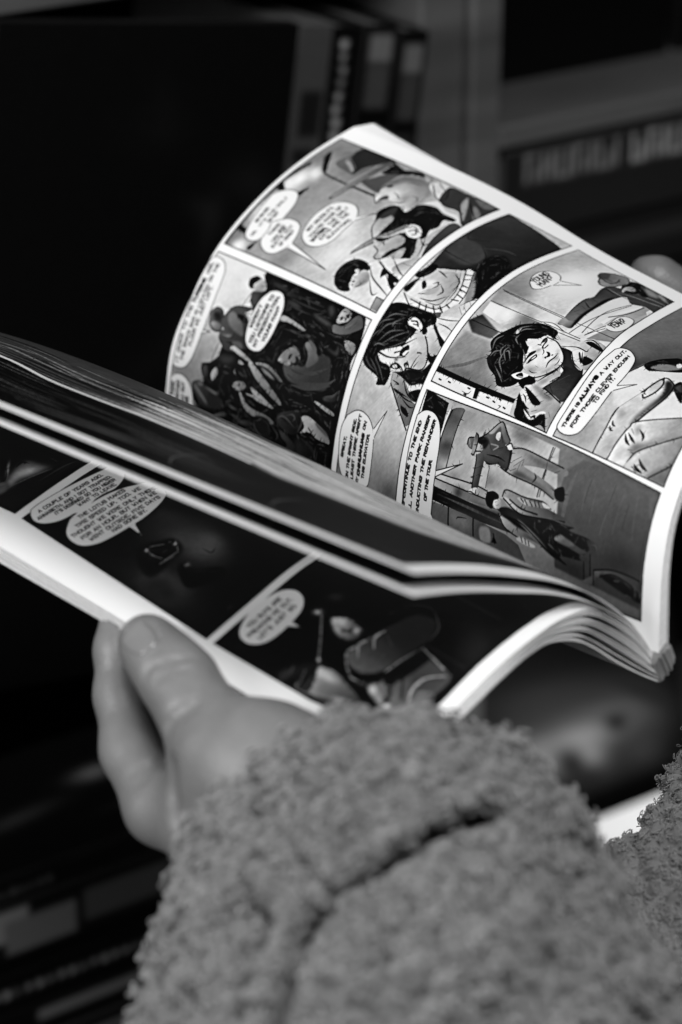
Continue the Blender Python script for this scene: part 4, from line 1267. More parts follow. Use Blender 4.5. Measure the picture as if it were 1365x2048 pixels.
["f",[14,8,264,1899,268,2071],[282,1808,301,1852,294,1952,320,2108,316,2154,298,2134,295,2224,264,2228,254,2207,268,2128,274,2093,253,2073,243,2141,236,2187,227,2215,216,2188,211,2127,203,2099,184,2134,199,2054,239,1959,250,1877],1,2,1.0],
["f",[60,26,340,1838,339,2059],[330,1817,355,1832,353,1859,350,1930,356,1998,341,2036,331,2118,314,2154,316,2064,295,1941,303,1893,312,1844]],
["f",[66,40,340,1909,343,2013],[343,1885,347,1966,355,2010,343,2036,334,1980,328,1923]],
["s",5,3,[330,1817,355,1832,351,1918,358,1998,351,2026,344,2041]],
["f",74,[354,1999,353,2025,346,2038,341,2013]],
["s",5,8,[343,1902,334,1916]],
["s",5,8,[343,1920,330,1934]],
["s",5,8,[345,1943,332,1957]],
["s",5,8,[349,1965,335,1974]],
["s",5,8,[351,1982,337,1991]],
["f",[76,34,321,1848,304,1974],[328,1823,327,1853,307,1909,310,1996,296,1952,295,1894,308,1845],1,2,1.0],
["s",6,4,[324,1824,295,1894,297,1963,320,2108]],
["s",6,5,[327,1853,311,1909,311,1984]],
["f",[70,30,269,1821,241,1971],[266,1810,264,1834,256,1900,237,1954,219,2007,223,1961,224,1902,233,1843],1,2,1.0],
["f",8,[269,1839,264,1899,247,1947,248,1900],1,3,1.0],
["f",[50,24,254,1958,217,2030],[272,1897,259,1946,230,2018,208,2042,229,1983],1,3,1.0],
["s",5,4,[270,1809,233,1843,216,1903,206,1973]],
["s",5,4,[269,1839,266,1910,237,1983,208,2042]],
["f",70,[210,1898,220,1920,209,1985,200,1974,202,1921],1,2,1.0],
["s",5,6,[220,1920,206,1927]],
["s",5,6,[219,1938,204,1944]],
["s",5,6,[215,1955,202,1959]],
["f",[50,36,267,2094,254,2107],[253,2073,274,2093,273,2116,261,2162,248,2130],1,4,0.8],
["s",4,40,[313,2041,314,2087,313,2143],2,0.6],
["f",[84,56,306,1786,301,1816],[296,1779,314,1784,320,1801,310,1818,292,1815,283,1796,288,1780]],
["f",4,[308,1741,326,1746,337,1774,330,1799,318,1801,305,1780,279,1778,282,1754,296,1743]],
["s",4,4,[302,1786,307,1797],2,1.0],
["s",4,4,[293,1794,298,1805],2,1.0],
["f",20,[292,2213,285,2259,253,2262,243,2241,264,2228],1,3,1.0],
["s",4,30,[281,2232,283,2253,265,2261],2,0.7],
["f",20,[236,2187,239,2214,223,2215,217,2194],1,3,1.0],
["s",4,36,[233,2193,237,2214],2,0.7],
["p",None],
["s",5,3,[606,1325,543,2469]],
["s",5,3,[543,2469,217,2460]],
["s",5,3,[217,2460,240,2462]],
["s",5,3,[240,2462,100,2462]],
["s",5,3,[100,2462,100,1340]],
["s",5,3,[100,1340,606,1325]],
["f",97,[339,1482,392,1606,316,1482],0,0,1.0],
["f",97,[508,1324,529,1346,537,1373,532,1406,509,1439,470,1462,418,1477,356,1484,291,1487,178,1488,102,1477,68,1394,109,1343,191,1343,288,1336,430,1326]],
["s",4,3,[508,1324,529,1346,537,1373,532,1406,509,1439,470,1462,418,1477,356,1484,291,1487,178,1488,102,1477,68,1394,109,1343,191,1343,288,1336,430,1326,508,1324]],
["s",4,3,[339,1482,392,1606]],
["s",4,3,[392,1606,316,1482]],
["s",6.4,97,[339,1482,316,1482]],
["f",97,[155,1365,73,1442,111,1512,186,1490,192,1448]],
["t","EVERYONE, CONTINUE TO THE END",68,1345,489,1355,12,5.304,0.12,3],
["t","OF THE HALL. ANOTHER PARK RANGER",44,1382,516,1390,12,5.304,0.12,3],
["t","WILL BE CONDUCTING THE REMAINDER",47,1424,508,1422,12,5.304,0.12,3],
["t","OF THE TOUR.",229,1458,371,1458,12,5.304,0.12,3]]
ART_L = [
["p",[151,570,173,779,1550,790,1550,60,150,60]],
["f",[8,4,194,685,682,749],[151,570,173,779,1550,790,1550,60,150,60],0],
["f",[46,18,332,638,465,694],[290,636,369,610,437,605,457,650,471,701,406,685,330,658,274,663],1,14,1.0],
["b",395,650,41,18,-14,18,60,0.8],
["b",347,586,3,6,-37,27,52,0.8],
["s",8,3,[380,600,419,596,432,622],2,1.0],
["s",8,3,[278,667,346,676,454,717],2,1.0],
["s",8,3,[443,587,462,620],2,1.0],
["f",26,[252,594,285,641,240,669,198,643],1,8,1.0],
["s",6,3,[241,604,295,619,358,575],2,1.0],
["s",6,3,[219,623,279,646],2,1.0],
["s",6,16,[366,721,496,729,563,743],2,0.8],
["s",5,14,[367,745,521,745],2,0.7],
["s",6,26,[227,654,346,676,466,706],2,0.8],
["p",None],
["s",5,3,[151,570,173,779]],
["s",5,3,[173,779,1550,790]],
["s",5,3,[1550,790,1550,60]],
["s",5,3,[1550,60,150,60]],
["s",5,3,[150,60,151,570]],
["p",[170,818,117,1722,1550,1722,1550,838]],
["f",5,[170,818,117,1722,1550,1722,1550,838],0],
["b",483,1328,68,138,-98,61,20,0.8],
["b",477,1420,19,95,-79,36,26,0.9],
["b",530,1421,11,52,-46,21,30,0.6],
["b",240,1435,26,119,-85,39,22,0.9],
["b",532,1222,21,107,-47,23,14,0.8],
["f",5,[341,1245,407,1280,450,1311,422,1376,298,1389,226,1381,257,1303],1,8,1.0],
["s",5,62,[359,1275,403,1305],2,0.9],
["s",5,62,[424,1310,441,1340],2,0.9],
["s",5,62,[333,1274,330,1320],2,0.9],
["s",5,62,[324,1303,337,1347],2,0.9],
["s",5,62,[332,1361,406,1368],2,0.9],
["s",5,62,[307,1360,375,1371],2,0.9],
["s",5,62,[446,1325,411,1364],2,0.9],
["b",431,1332,6,6,-8,6,80,0.9],
["b",335,1277,6,6,-8,6,70,0.9],
["f",4,[341,1419,383,1429,370,1471,440,1533,412,1576,318,1543,275,1513,298,1464],1,5,1.0],
["b",370,1437,7,8,-9,7,56,0.9],
["s",5,20,[360,1479,420,1548],2,0.7],
["s",7,4,[477,1420,479,1461,510,1458],2,1.0],
["s",7,4,[441,1437,469,1479],2,1.0],
["f",10,[176,1379,259,1419,206,1525,125,1485],1,20,1.0],
["p",None],
["s",5,3,[170,818,117,1722]],
["s",5,3,[117,1722,1550,1722]],
["s",5,3,[1550,1722,1550,838]],
["s",5,3,[1550,838,170,818]],
["f",97,[229,810,286,810,407,823,513,840,589,852,631,858,621,930,542,963,471,952,381,950,321,947,251,932,203,900,188,865,202,833]],
["s",3,3,[229,810,286,810,407,823,513,840,589,852,631,858,621,930,542,963,471,952,381,950,321,947,251,932,203,900,188,865,202,833,229,810]],
["f",97,[396,1151,386,1221,422,1153],0,0,1.0],
["f",97,[281,956,344,951,425,955,507,969,582,995,644,1033,644,1112,585,1144,486,1156,395,1149,309,1137,244,1119,200,1084,194,1036,219,991]],
["s",3,3,[281,956,344,951,425,955,507,969,582,995,644,1033,644,1112,585,1144,486,1156,395,1149,309,1137,244,1119,200,1084,194,1036,219,991,281,956]],
["s",3,3,[396,1151,386,1221]],
["s",3,3,[386,1221,422,1153]],
["s",4.800000000000001,97,[396,1151,422,1153]],
["f",97,[319,923,412,929,431,950,338,956]],
["t","A COUPLE OF YEARS AGO,",237,846,560,878,14,4.691999999999999,0.12,3],
["t","ANNABETH, AND I GOT TRAPPED.",205,871,576,908,14,4.691999999999999,0.12,3],
["t","IT'S DESIGNED SO YOU NEVER",271,901,571,931,14,4.691999999999999,0.12,3],
["t","WANT TO LEAVE.",365,933,553,953,14,4.691999999999999,0.12,3],
["t","THE LOTUS MAKES",311,981,546,1002,15,4.691999999999999,0.12,3],
["t","TIME SPEED UP, TOO. WE",265,1007,593,1035,15,4.691999999999999,0.12,3],
["t","THOUGHT WE WERE ONLY THERE",213,1031,639,1074,15,4.691999999999999,0.12,3],
["t","FOR AN HOUR, BUT WHEN WE",229,1065,614,1095,15,4.691999999999999,0.12,3],
["t","WENT OUTSIDE, FIVE DAYS",244,1093,603,1123,15,4.691999999999999,0.12,3],
["t","HAD GONE BY.",335,1124,510,1139,15,4.691999999999999,0.12,3],
["p",[117,1755,116,2161,160,2490,1120,2480,1550,2480,1550,1765]],
["f",4,[117,1755,116,2161,160,2490,1120,2480,1550,2480,1550,1765],0],
["b",718,2413,55,49,-146,87,11,0.9],
["s",8,13,[918,2227,912,2403],0,0.9],
["s",5,12,[588,2303,575,2471],0,0.8],
["f",[56,20,475,2006,499,2102],[474,1988,509,2002,526,2047,508,2096,460,2109,426,2086,428,2038],1,6,1.0],
["b",485,2018,5,23,-17,6,74,0.8],
["s",9,4,[465,2012,467,2040],2,1.0],
["s",9,4,[448,2043,468,2067,497,2066],2,1.0],
["s",9,4,[454,2067,460,2091],2,1.0],
["b",486,2088,10,12,-13,9,66,0.8],
["f",4,[468,1963,521,1955,564,2002,557,2082,520,2126,508,2096,525,2029,494,1993],1,5,1.0],
["s",6,36,[472,1951,377,2013,273,2078],0,0.8],
["b",474,1932,12,14,-13,9,60,0.9],
["b",287,2069,6,7,-12,9,66,0.8],
["b",582,1933,22,23,-20,14,14,0.8],
["f",[30,12,368,2154,533,2210],[353,2136,405,2129,501,2139,602,2165,703,2193,718,2258,629,2295,527,2286,393,2265,336,2231,324,2185],1,4,1.0],
["s",9,44,[318,2162,371,2124,419,2128,491,2145],2,0.9],
["s",9,46,[378,2165,435,2131,477,2145],2,0.9],
["s",10,50,[450,2181,499,2154,551,2161],2,0.9],
["s",7,36,[500,2222,537,2180],2,0.7],
["s",11,54,[384,2271,460,2284,568,2306],2,0.9],
["s",7,30,[321,2214,358,2207,406,2164],2,0.7],
["s",7,28,[405,2229,457,2223],2,0.7],
["s",6,24,[603,2302,693,2287,765,2230],2,0.7],
["s",5,16,[713,2131,775,2186,759,2242],2,0.7],
["f",[40,18,323,2167,275,2274],[320,2164,289,2210,302,2273,372,2288,327,2301,293,2279,280,2216],1,4,1.0],
["s",8,46,[318,2162,286,2207,296,2250],2,0.8],
["f",[40,20,284,2268,400,2386],[284,2268,349,2295,420,2328,558,2304,515,2437,450,2459,277,2434,229,2380],1,4,1.0],
["f",5,[376,2277,558,2304,540,2351,416,2339,341,2318],1,4,1.0],
["s",9,50,[563,2309,532,2391,511,2448],2,0.8],
["s",8,56,[311,2411,373,2386,447,2391,501,2437],2,0.8],
["s",8,6,[377,2294,298,2348,236,2356]],
["s",8,6,[415,2322,314,2382]],
["f",44,[293,2279,299,2302,258,2350,260,2321],1,3,1.0],
["b",287,2288,8,9,-15,11,80,0.8],
["b",255,2363,9,10,-8,6,78,0.8],
["b",361,2341,10,11,-21,14,26,0.8],
["f",[50,14,236,2100,215,2300],[163,2080,244,2076,276,2146,230,2271,198,2312,157,2233,131,2123,130,2091],1,3,1.0],
["b",239,2136,0,48,-20,5,74,0.8],
["f",8,[224,2053,253,2087,141,2135,133,2094],1,3,1.0],
["s",6,44,[220,2065,146,2093],2,0.8],
["s",6,40,[245,2094,139,2117],2,0.8],
["s",5,30,[130,2091,131,2123,139,2228],2,0.8],
["s",7,18,[150,2257,154,2199,123,2130],2,0.7],
["b",164,2032,45,19,-15,19,18,0.8],
["s",6,24,[114,2023,155,2039,213,2024],2,0.7],
["f",9,[124,2035,214,2042,251,2052,170,2056],1,6,1.0],
["p",None],
["s",5,3,[117,1755,116,2161]],
["s",5,3,[116,2161,160,2490]],
["s",5,3,[160,2490,1120,2480]],
["s",5,3,[1120,2480,1550,2480]],
["s",5,3,[1550,2480,1550,1765]],
["s",5,3,[1550,1765,117,1755]],
["f",97,[348,1890,372,1930,376,1889],0,0,1.0],
["f",97,[244,1774,330,1752,418,1756,486,1776,515,1814,497,1856,444,1884,363,1894,273,1893,218,1876,193,1842,202,1802]],
["t","YOU GUYS ARE",255,1801,445,1800,15,4.284000000000001,0.12,3],
["t","FREAKING ME OUT.",220,1831,471,1830,15,4.284000000000001,0.12,3],
["t","LET'S JUST GO.",235,1863,454,1859,15,4.284000000000001,0.12,3]]
ART_M = [
["p",[70,60,1600,60,1600,2470,70,2470]],
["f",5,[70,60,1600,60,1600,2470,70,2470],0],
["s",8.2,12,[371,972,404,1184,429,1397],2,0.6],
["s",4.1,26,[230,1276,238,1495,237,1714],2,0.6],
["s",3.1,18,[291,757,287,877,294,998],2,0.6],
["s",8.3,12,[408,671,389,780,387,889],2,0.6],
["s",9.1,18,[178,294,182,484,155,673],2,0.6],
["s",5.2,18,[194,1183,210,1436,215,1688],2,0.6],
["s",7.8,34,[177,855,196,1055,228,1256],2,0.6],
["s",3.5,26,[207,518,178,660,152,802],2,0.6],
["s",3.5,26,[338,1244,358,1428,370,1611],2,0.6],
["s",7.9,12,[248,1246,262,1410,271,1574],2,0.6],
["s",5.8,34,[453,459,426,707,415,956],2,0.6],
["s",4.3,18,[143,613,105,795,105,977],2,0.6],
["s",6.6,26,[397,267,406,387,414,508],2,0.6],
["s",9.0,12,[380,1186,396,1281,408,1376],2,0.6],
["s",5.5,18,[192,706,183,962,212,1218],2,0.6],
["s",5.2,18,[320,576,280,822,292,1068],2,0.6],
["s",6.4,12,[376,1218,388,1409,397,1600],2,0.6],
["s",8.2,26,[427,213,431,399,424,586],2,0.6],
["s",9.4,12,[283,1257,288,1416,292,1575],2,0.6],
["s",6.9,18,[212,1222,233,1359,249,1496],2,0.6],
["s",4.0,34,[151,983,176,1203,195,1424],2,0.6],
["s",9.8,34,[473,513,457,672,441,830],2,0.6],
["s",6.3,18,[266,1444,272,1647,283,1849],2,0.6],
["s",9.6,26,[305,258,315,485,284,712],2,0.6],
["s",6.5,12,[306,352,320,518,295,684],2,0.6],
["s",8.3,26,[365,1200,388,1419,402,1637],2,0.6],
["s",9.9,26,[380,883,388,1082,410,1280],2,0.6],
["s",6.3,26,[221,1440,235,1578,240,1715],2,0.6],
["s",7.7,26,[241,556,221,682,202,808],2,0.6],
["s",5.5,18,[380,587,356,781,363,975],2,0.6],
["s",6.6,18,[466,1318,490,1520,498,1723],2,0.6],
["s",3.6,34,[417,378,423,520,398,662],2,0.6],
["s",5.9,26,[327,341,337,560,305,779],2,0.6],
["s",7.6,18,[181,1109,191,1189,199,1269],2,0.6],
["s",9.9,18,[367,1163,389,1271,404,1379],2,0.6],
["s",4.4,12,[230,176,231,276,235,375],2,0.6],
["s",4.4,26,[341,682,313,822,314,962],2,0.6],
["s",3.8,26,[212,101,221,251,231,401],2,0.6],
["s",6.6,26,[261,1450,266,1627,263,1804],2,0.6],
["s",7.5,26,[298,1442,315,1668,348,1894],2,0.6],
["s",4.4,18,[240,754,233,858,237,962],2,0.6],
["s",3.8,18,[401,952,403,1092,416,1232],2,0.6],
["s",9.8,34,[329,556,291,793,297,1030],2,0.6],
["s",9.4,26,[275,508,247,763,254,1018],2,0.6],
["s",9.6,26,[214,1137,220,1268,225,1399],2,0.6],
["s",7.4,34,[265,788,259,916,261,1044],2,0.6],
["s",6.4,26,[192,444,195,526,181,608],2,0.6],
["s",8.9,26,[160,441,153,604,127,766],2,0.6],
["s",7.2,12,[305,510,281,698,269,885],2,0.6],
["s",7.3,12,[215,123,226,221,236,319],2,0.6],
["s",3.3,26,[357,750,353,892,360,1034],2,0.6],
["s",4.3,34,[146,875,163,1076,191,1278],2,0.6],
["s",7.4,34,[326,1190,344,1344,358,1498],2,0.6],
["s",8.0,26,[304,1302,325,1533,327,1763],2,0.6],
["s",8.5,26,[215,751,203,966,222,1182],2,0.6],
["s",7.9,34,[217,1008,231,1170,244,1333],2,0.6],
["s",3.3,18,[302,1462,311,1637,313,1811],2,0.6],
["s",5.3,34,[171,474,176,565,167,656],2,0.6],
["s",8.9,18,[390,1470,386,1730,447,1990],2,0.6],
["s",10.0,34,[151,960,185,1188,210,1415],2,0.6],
["s",7.4,12,[271,310,278,498,250,686],2,0.6],
["s",7.0,12,[351,878,359,1075,381,1272],2,0.6],
["s",5.2,34,[177,1139,200,1377,214,1614],2,0.6],
["s",7.9,18,[232,785,230,1034,256,1283],2,0.6],
["s",6.8,18,[206,896,229,1097,259,1297],2,0.6],
["s",6.6,18,[231,469,221,646,199,823],2,0.6],
["s",3.9,12,[291,1231,309,1466,314,1701],2,0.6],
["s",3.9,34,[332,1017,335,1108,343,1199],2,0.6],
["s",8.6,12,[301,434,281,671,261,908],2,0.6],
["s",6.0,18,[383,859,398,1005,421,1151],2,0.6],
["s",7.7,30,[365,1400,372,1512,377,1625],2,0.5],
["s",8.8,30,[247,1242,261,1377,272,1512],2,0.5],
["s",11.1,30,[252,1251,266,1460,272,1668],2,0.5],
["s",9.2,22,[296,1307,315,1496,324,1685],2,0.5],
["s",13.5,30,[206,1115,222,1243,233,1371],2,0.5],
["s",9.4,30,[328,1100,352,1271,368,1441],2,0.5],
["s",13.0,30,[308,1285,311,1413,313,1542],2,0.5],
["s",8.3,22,[227,1161,235,1299,243,1437],2,0.5],
["s",8.5,22,[232,1113,263,1348,281,1582],2,0.5],
["s",6.9,30,[283,1375,305,1576,307,1777],2,0.5],
["s",7.6,22,[316,1216,327,1418,334,1619],2,0.5],
["s",11.7,30,[306,1330,328,1528,335,1727],2,0.5],
["s",9.7,22,[191,1174,216,1328,234,1482],2,0.5],
["s",11.8,30,[187,1170,202,1302,215,1433],2,0.5],
["s",5,32,[120,1560,250,1520,440,1560],2],
["s",5,30,[120,1960,260,1930,440,1960],2],
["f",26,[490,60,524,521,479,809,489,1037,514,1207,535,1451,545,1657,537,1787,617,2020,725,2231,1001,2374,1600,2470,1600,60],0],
["f",84,[514,1147,514,1207,535,1451,545,1657,537,1787,617,2020,725,2231,1001,2374,1500,2350,1200,1900,900,1400,760,1180],1,26,0.9],  # pale streaky band: print with page gloss painted in near the crest
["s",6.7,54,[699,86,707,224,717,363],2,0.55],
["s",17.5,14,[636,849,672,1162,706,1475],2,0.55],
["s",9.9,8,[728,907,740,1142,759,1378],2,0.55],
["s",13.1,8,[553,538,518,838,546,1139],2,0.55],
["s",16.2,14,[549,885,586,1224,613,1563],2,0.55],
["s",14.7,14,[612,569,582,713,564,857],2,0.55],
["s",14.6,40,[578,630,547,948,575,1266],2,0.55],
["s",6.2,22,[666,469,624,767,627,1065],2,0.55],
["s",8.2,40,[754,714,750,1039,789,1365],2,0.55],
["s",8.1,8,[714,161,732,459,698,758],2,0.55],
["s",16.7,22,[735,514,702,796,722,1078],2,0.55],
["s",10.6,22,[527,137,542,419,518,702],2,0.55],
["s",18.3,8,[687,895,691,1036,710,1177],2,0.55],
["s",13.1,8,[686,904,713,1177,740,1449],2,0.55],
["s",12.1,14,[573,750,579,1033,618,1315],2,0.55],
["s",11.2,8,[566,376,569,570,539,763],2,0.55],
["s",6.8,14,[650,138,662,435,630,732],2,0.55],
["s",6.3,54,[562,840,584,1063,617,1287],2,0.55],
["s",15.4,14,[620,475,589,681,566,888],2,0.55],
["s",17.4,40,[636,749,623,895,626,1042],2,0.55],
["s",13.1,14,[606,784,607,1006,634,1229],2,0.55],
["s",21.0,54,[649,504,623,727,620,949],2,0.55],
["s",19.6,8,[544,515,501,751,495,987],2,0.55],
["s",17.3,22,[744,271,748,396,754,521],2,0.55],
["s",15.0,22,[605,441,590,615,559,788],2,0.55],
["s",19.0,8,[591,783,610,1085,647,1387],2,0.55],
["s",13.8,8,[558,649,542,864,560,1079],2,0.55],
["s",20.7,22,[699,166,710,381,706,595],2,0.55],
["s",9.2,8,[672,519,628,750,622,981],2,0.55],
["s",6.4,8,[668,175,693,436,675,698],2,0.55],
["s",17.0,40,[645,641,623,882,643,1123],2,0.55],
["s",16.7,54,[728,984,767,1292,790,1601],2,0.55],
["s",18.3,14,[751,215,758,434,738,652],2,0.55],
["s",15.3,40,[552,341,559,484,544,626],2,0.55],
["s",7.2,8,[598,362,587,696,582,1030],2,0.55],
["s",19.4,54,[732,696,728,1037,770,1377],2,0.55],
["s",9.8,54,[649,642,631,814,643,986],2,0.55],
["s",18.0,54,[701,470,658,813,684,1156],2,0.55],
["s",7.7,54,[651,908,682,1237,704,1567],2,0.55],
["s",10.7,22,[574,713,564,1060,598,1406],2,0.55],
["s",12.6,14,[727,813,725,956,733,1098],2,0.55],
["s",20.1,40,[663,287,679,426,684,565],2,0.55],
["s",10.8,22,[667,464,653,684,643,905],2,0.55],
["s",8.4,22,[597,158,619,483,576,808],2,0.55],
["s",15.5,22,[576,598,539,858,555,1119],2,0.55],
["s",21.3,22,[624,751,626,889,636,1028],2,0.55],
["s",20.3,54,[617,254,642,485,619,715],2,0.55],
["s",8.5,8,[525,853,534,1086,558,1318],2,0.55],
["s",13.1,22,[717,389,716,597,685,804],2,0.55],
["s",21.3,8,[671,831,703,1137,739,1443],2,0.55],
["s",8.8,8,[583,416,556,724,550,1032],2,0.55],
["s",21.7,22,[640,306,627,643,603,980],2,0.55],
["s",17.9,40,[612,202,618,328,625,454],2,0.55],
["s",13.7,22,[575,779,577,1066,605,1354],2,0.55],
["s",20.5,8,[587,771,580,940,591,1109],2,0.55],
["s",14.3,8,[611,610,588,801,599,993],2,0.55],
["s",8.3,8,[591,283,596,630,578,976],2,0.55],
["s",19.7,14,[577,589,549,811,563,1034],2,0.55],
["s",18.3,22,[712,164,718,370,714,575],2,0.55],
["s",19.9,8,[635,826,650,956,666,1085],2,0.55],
["s",13.6,8,[749,129,761,303,773,477],2,0.55],
["s",6.4,14,[707,960,736,1219,757,1479],2,0.55],
["s",20.4,54,[642,441,616,741,617,1042],2,0.55],
["s",12.6,40,[527,665,512,798,519,931],2,0.55],
["s",20.3,14,[744,922,768,1132,794,1342],2,0.55],
["s",11.9,40,[732,359,735,527,704,695],2,0.55],
["s",16.7,8,[653,468,632,654,606,840],2,0.55],
["s",6.6,40,[521,788,538,1083,573,1379],2,0.55],
["s",21.4,54,[507,895,524,1064,551,1233],2,0.55],
["s",15.9,8,[561,501,527,732,520,962],2,0.55],
["s",13.5,96,[630,1181,648,1323,663,1464],2,0.6],
["s",17.2,62,[892,1218,910,1334,925,1450],2,0.6],
["s",15.6,86,[660,1089,681,1271,695,1453],2,0.6],
["s",6.4,30,[943,1504,939,1730,989,1955],2,0.6],
["s",6.2,96,[771,1864,804,1950,839,2035],2,0.6],
["s",12.1,96,[818,1214,822,1318,828,1422],2,0.6],
["s",6.4,62,[709,1576,709,1643,705,1710],2,0.6],
["s",17.4,62,[598,1499,610,1579,619,1658],2,0.6],
["s",12.0,48,[955,1841,1057,2080,1307,2318],2,0.6],
["s",10.2,86,[817,1689,834,1878,902,2068],2,0.6],
["s",22.6,48,[666,1436,678,1672,713,1907],2,0.6],
["s",17.3,30,[550,1520,555,1592,558,1664],2,0.6],
["s",25.4,62,[639,1025,642,1101,649,1178],2,0.6],
["s",11.0,30,[668,1969,730,2121,863,2273],2,0.6],
["s",11.3,74,[808,1732,827,1866,870,2000],2,0.6],
["s",24.0,62,[908,2094,1049,2267,1257,2440],2,0.6],
["s",15.9,96,[572,1652,576,1713,576,1775],2,0.6],
["s",16.6,74,[717,1762,728,1827,749,1892],2,0.6],
["s",7.3,92,[941,1715,939,1817,969,1919],2,0.6],
["s",16.5,86,[846,1690,838,1758,848,1826],2,0.6],
["s",8.4,96,[833,1851,865,1924,894,1997],2,0.6],
["s",12.5,92,[657,1332,676,1478,688,1624],2,0.6],
["s",11.3,86,[720,2077,790,2226,1066,2374],2,0.6],
["s",14.5,86,[669,1207,667,1283,668,1360],2,0.6],
["s",9.4,86,[633,1598,639,1733,669,1868],2,0.6],
["s",11.4,74,[922,1509,921,1678,930,1847],2,0.6],
["s",9.4,86,[640,1578,642,1819,728,2060],2,0.6],
["s",11.2,62,[717,1930,806,2149,1107,2368],2,0.6],
["s",7.7,96,[822,2008,905,2166,1120,2324],2,0.6],
["s",18.6,96,[646,1096,662,1302,673,1508],2,0.6],
["s",9.4,62,[902,1895,935,1989,979,2083],2,0.6],
["s",7.9,30,[738,1855,772,1965,817,2074],2,0.6],
["s",7.3,30,[943,1316,952,1440,957,1564],2,0.6],
["s",16.1,30,[843,1175,874,1414,892,1654],2,0.6],
["s",16.8,92,[722,1527,734,1601,741,1674],2,0.6],
["s",15.3,30,[889,1085,919,1242,937,1399],2,0.6],
["s",19.1,92,[770,1163,773,1269,778,1376],2,0.6],
["s",25.5,74,[665,1628,661,1772,704,1915],2,0.6],
["s",19.1,48,[900,999,921,1227,936,1454],2,0.6],
["s",8.8,30,[1000,2098,1063,2220,1283,2342],2,0.6],
["s",22.0,92,[753,2020,847,2202,1138,2384],2,0.6],
["s",15.4,96,[856,1575,853,1689,850,1803],2,0.6],
["s",25.0,96,[809,1838,835,1916,861,1995],2,0.6],
["s",7.8,74,[560,1078,582,1328,595,1577],2,0.6],
["s",15.6,62,[807,1271,826,1419,838,1568],2,0.6],
["s",20.4,30,[700,1675,684,1783,715,1891],2,0.6],
["s",22.8,96,[761,1208,766,1273,771,1337],2,0.6],
["s",23.5,48,[754,2042,867,2241,1121,2440],2,0.6],
["s",11.8,48,[704,1605,708,1721,725,1837],2,0.6],
["s",12.2,96,[585,1896,675,2095,869,2293],2,0.6],
["s",15.2,92,[883,1472,890,1585,892,1699],2,0.6],
["s",6.3,86,[835,1605,839,1728,860,1850],2,0.6],
["s",22.7,30,[875,1568,883,1628,886,1689],2,0.6],
["s",9.4,48,[925,1234,935,1295,943,1355],2,0.6],
["s",13.7,92,[965,2016,1022,2121,1077,2226],2,0.6],
["s",10.7,30,[1009,2029,1097,2212,1379,2395],2,0.6],
["s",20.7,62,[757,1879,809,2035,886,2191],2,0.6],
["s",20.5,62,[884,1647,891,1812,951,1976],2,0.6],
["s",9.8,48,[727,1613,728,1674,724,1734],2,0.6],
["s",15.5,86,[686,1083,712,1230,728,1377],2,0.6],
["s",15.3,86,[787,1043,817,1249,835,1456],2,0.6],
["s",6.4,74,[900,1718,942,1914,1026,2110],2,0.6],
["s",8.0,62,[740,2187,863,2285,1033,2383],2,0.6],
["s",7.2,48,[809,2060,848,2152,909,2245],2,0.6],
["s",23.9,92,[640,1861,696,1995,765,2129],2,0.6],
["s",25.2,62,[890,1185,891,1270,894,1355],2,0.6],
["s",19.7,96,[833,1520,842,1725,892,1931],2,0.6],
["s",22.5,92,[676,1065,698,1169,713,1274],2,0.6],
["s",10.1,86,[856,1651,881,1868,969,2085],2,0.6],
["s",16.7,96,[844,1263,854,1453,860,1642],2,0.6],
["s",22.3,92,[806,1151,824,1332,836,1512],2,0.6],
["s",8.1,30,[594,1310,598,1371,602,1433],2,0.6],
["s",20.5,30,[900,1826,959,1975,1032,2123],2,0.6],
["s",13.4,74,[955,1560,963,1690,970,1819],2,0.6],
["s",25.4,74,[894,1281,905,1449,911,1618],2,0.6],
["s",10.6,62,[698,1163,719,1304,735,1445],2,0.6],
["s",7.7,92,[825,1087,845,1244,859,1402],2,0.6],
["s",12.4,96,[852,1693,846,1771,865,1849],2,0.6],
["s",24.5,30,[848,1912,877,1980,908,2048],2,0.6],
["s",15.7,74,[867,1906,955,2131,1244,2357],2,0.6],
["s",17.4,92,[699,1221,712,1338,723,1456],2,0.6],
["s",7.5,74,[893,1596,902,1823,986,2051],2,0.6],
["s",7.8,62,[675,1315,691,1393,702,1471],2,0.6],
["s",22.6,74,[679,2039,741,2166,893,2294],2,0.6],
["s",7.2,48,[723,1360,743,1550,747,1741],2,0.6],
["s",16.5,86,[837,2062,906,2181,1068,2299],2,0.6],
["s",19.1,86,[785,1584,786,1804,862,2025],2,0.6],
["s",12.5,30,[623,1861,709,2098,974,2336],2,0.6],
["s",9.5,74,[782,1333,795,1462,802,1591],2,0.6],
["s",20.0,30,[745,1129,762,1247,773,1365],2,0.6],
["s",9.3,10,[774,1034,786,1147,797,1259],2,0.5],
["s",12.0,30,[847,1492,855,1636,848,1781],2,0.5],
["s",5.4,20,[899,2017,1014,2228,1295,2440],2,0.5],
["s",6.2,20,[799,2196,983,2318,1091,2440],2,0.5],
["s",12.0,10,[873,2129,1035,2284,1213,2440],2,0.5],
["s",5.4,20,[758,1131,779,1351,791,1571],2,0.5],
["s",5.2,30,[659,962,675,1164,692,1367],2,0.5],
["s",5.5,20,[738,1595,732,1713,738,1830],2,0.5],
["s",11.2,30,[787,1255,802,1430,812,1604],2,0.5],
["s",11.5,10,[805,1333,810,1484,813,1635],2,0.5],
["s",11.4,20,[743,1195,747,1300,753,1405],2,0.5],
["s",5.0,10,[812,1935,857,2068,919,2201],2,0.5],
["s",9.1,30,[599,1086,632,1290,653,1494],2,0.5],
["s",7.3,20,[730,1681,765,1919,868,2157],2,0.5],
["s",10.7,20,[672,1333,693,1492,706,1650],2,0.5],
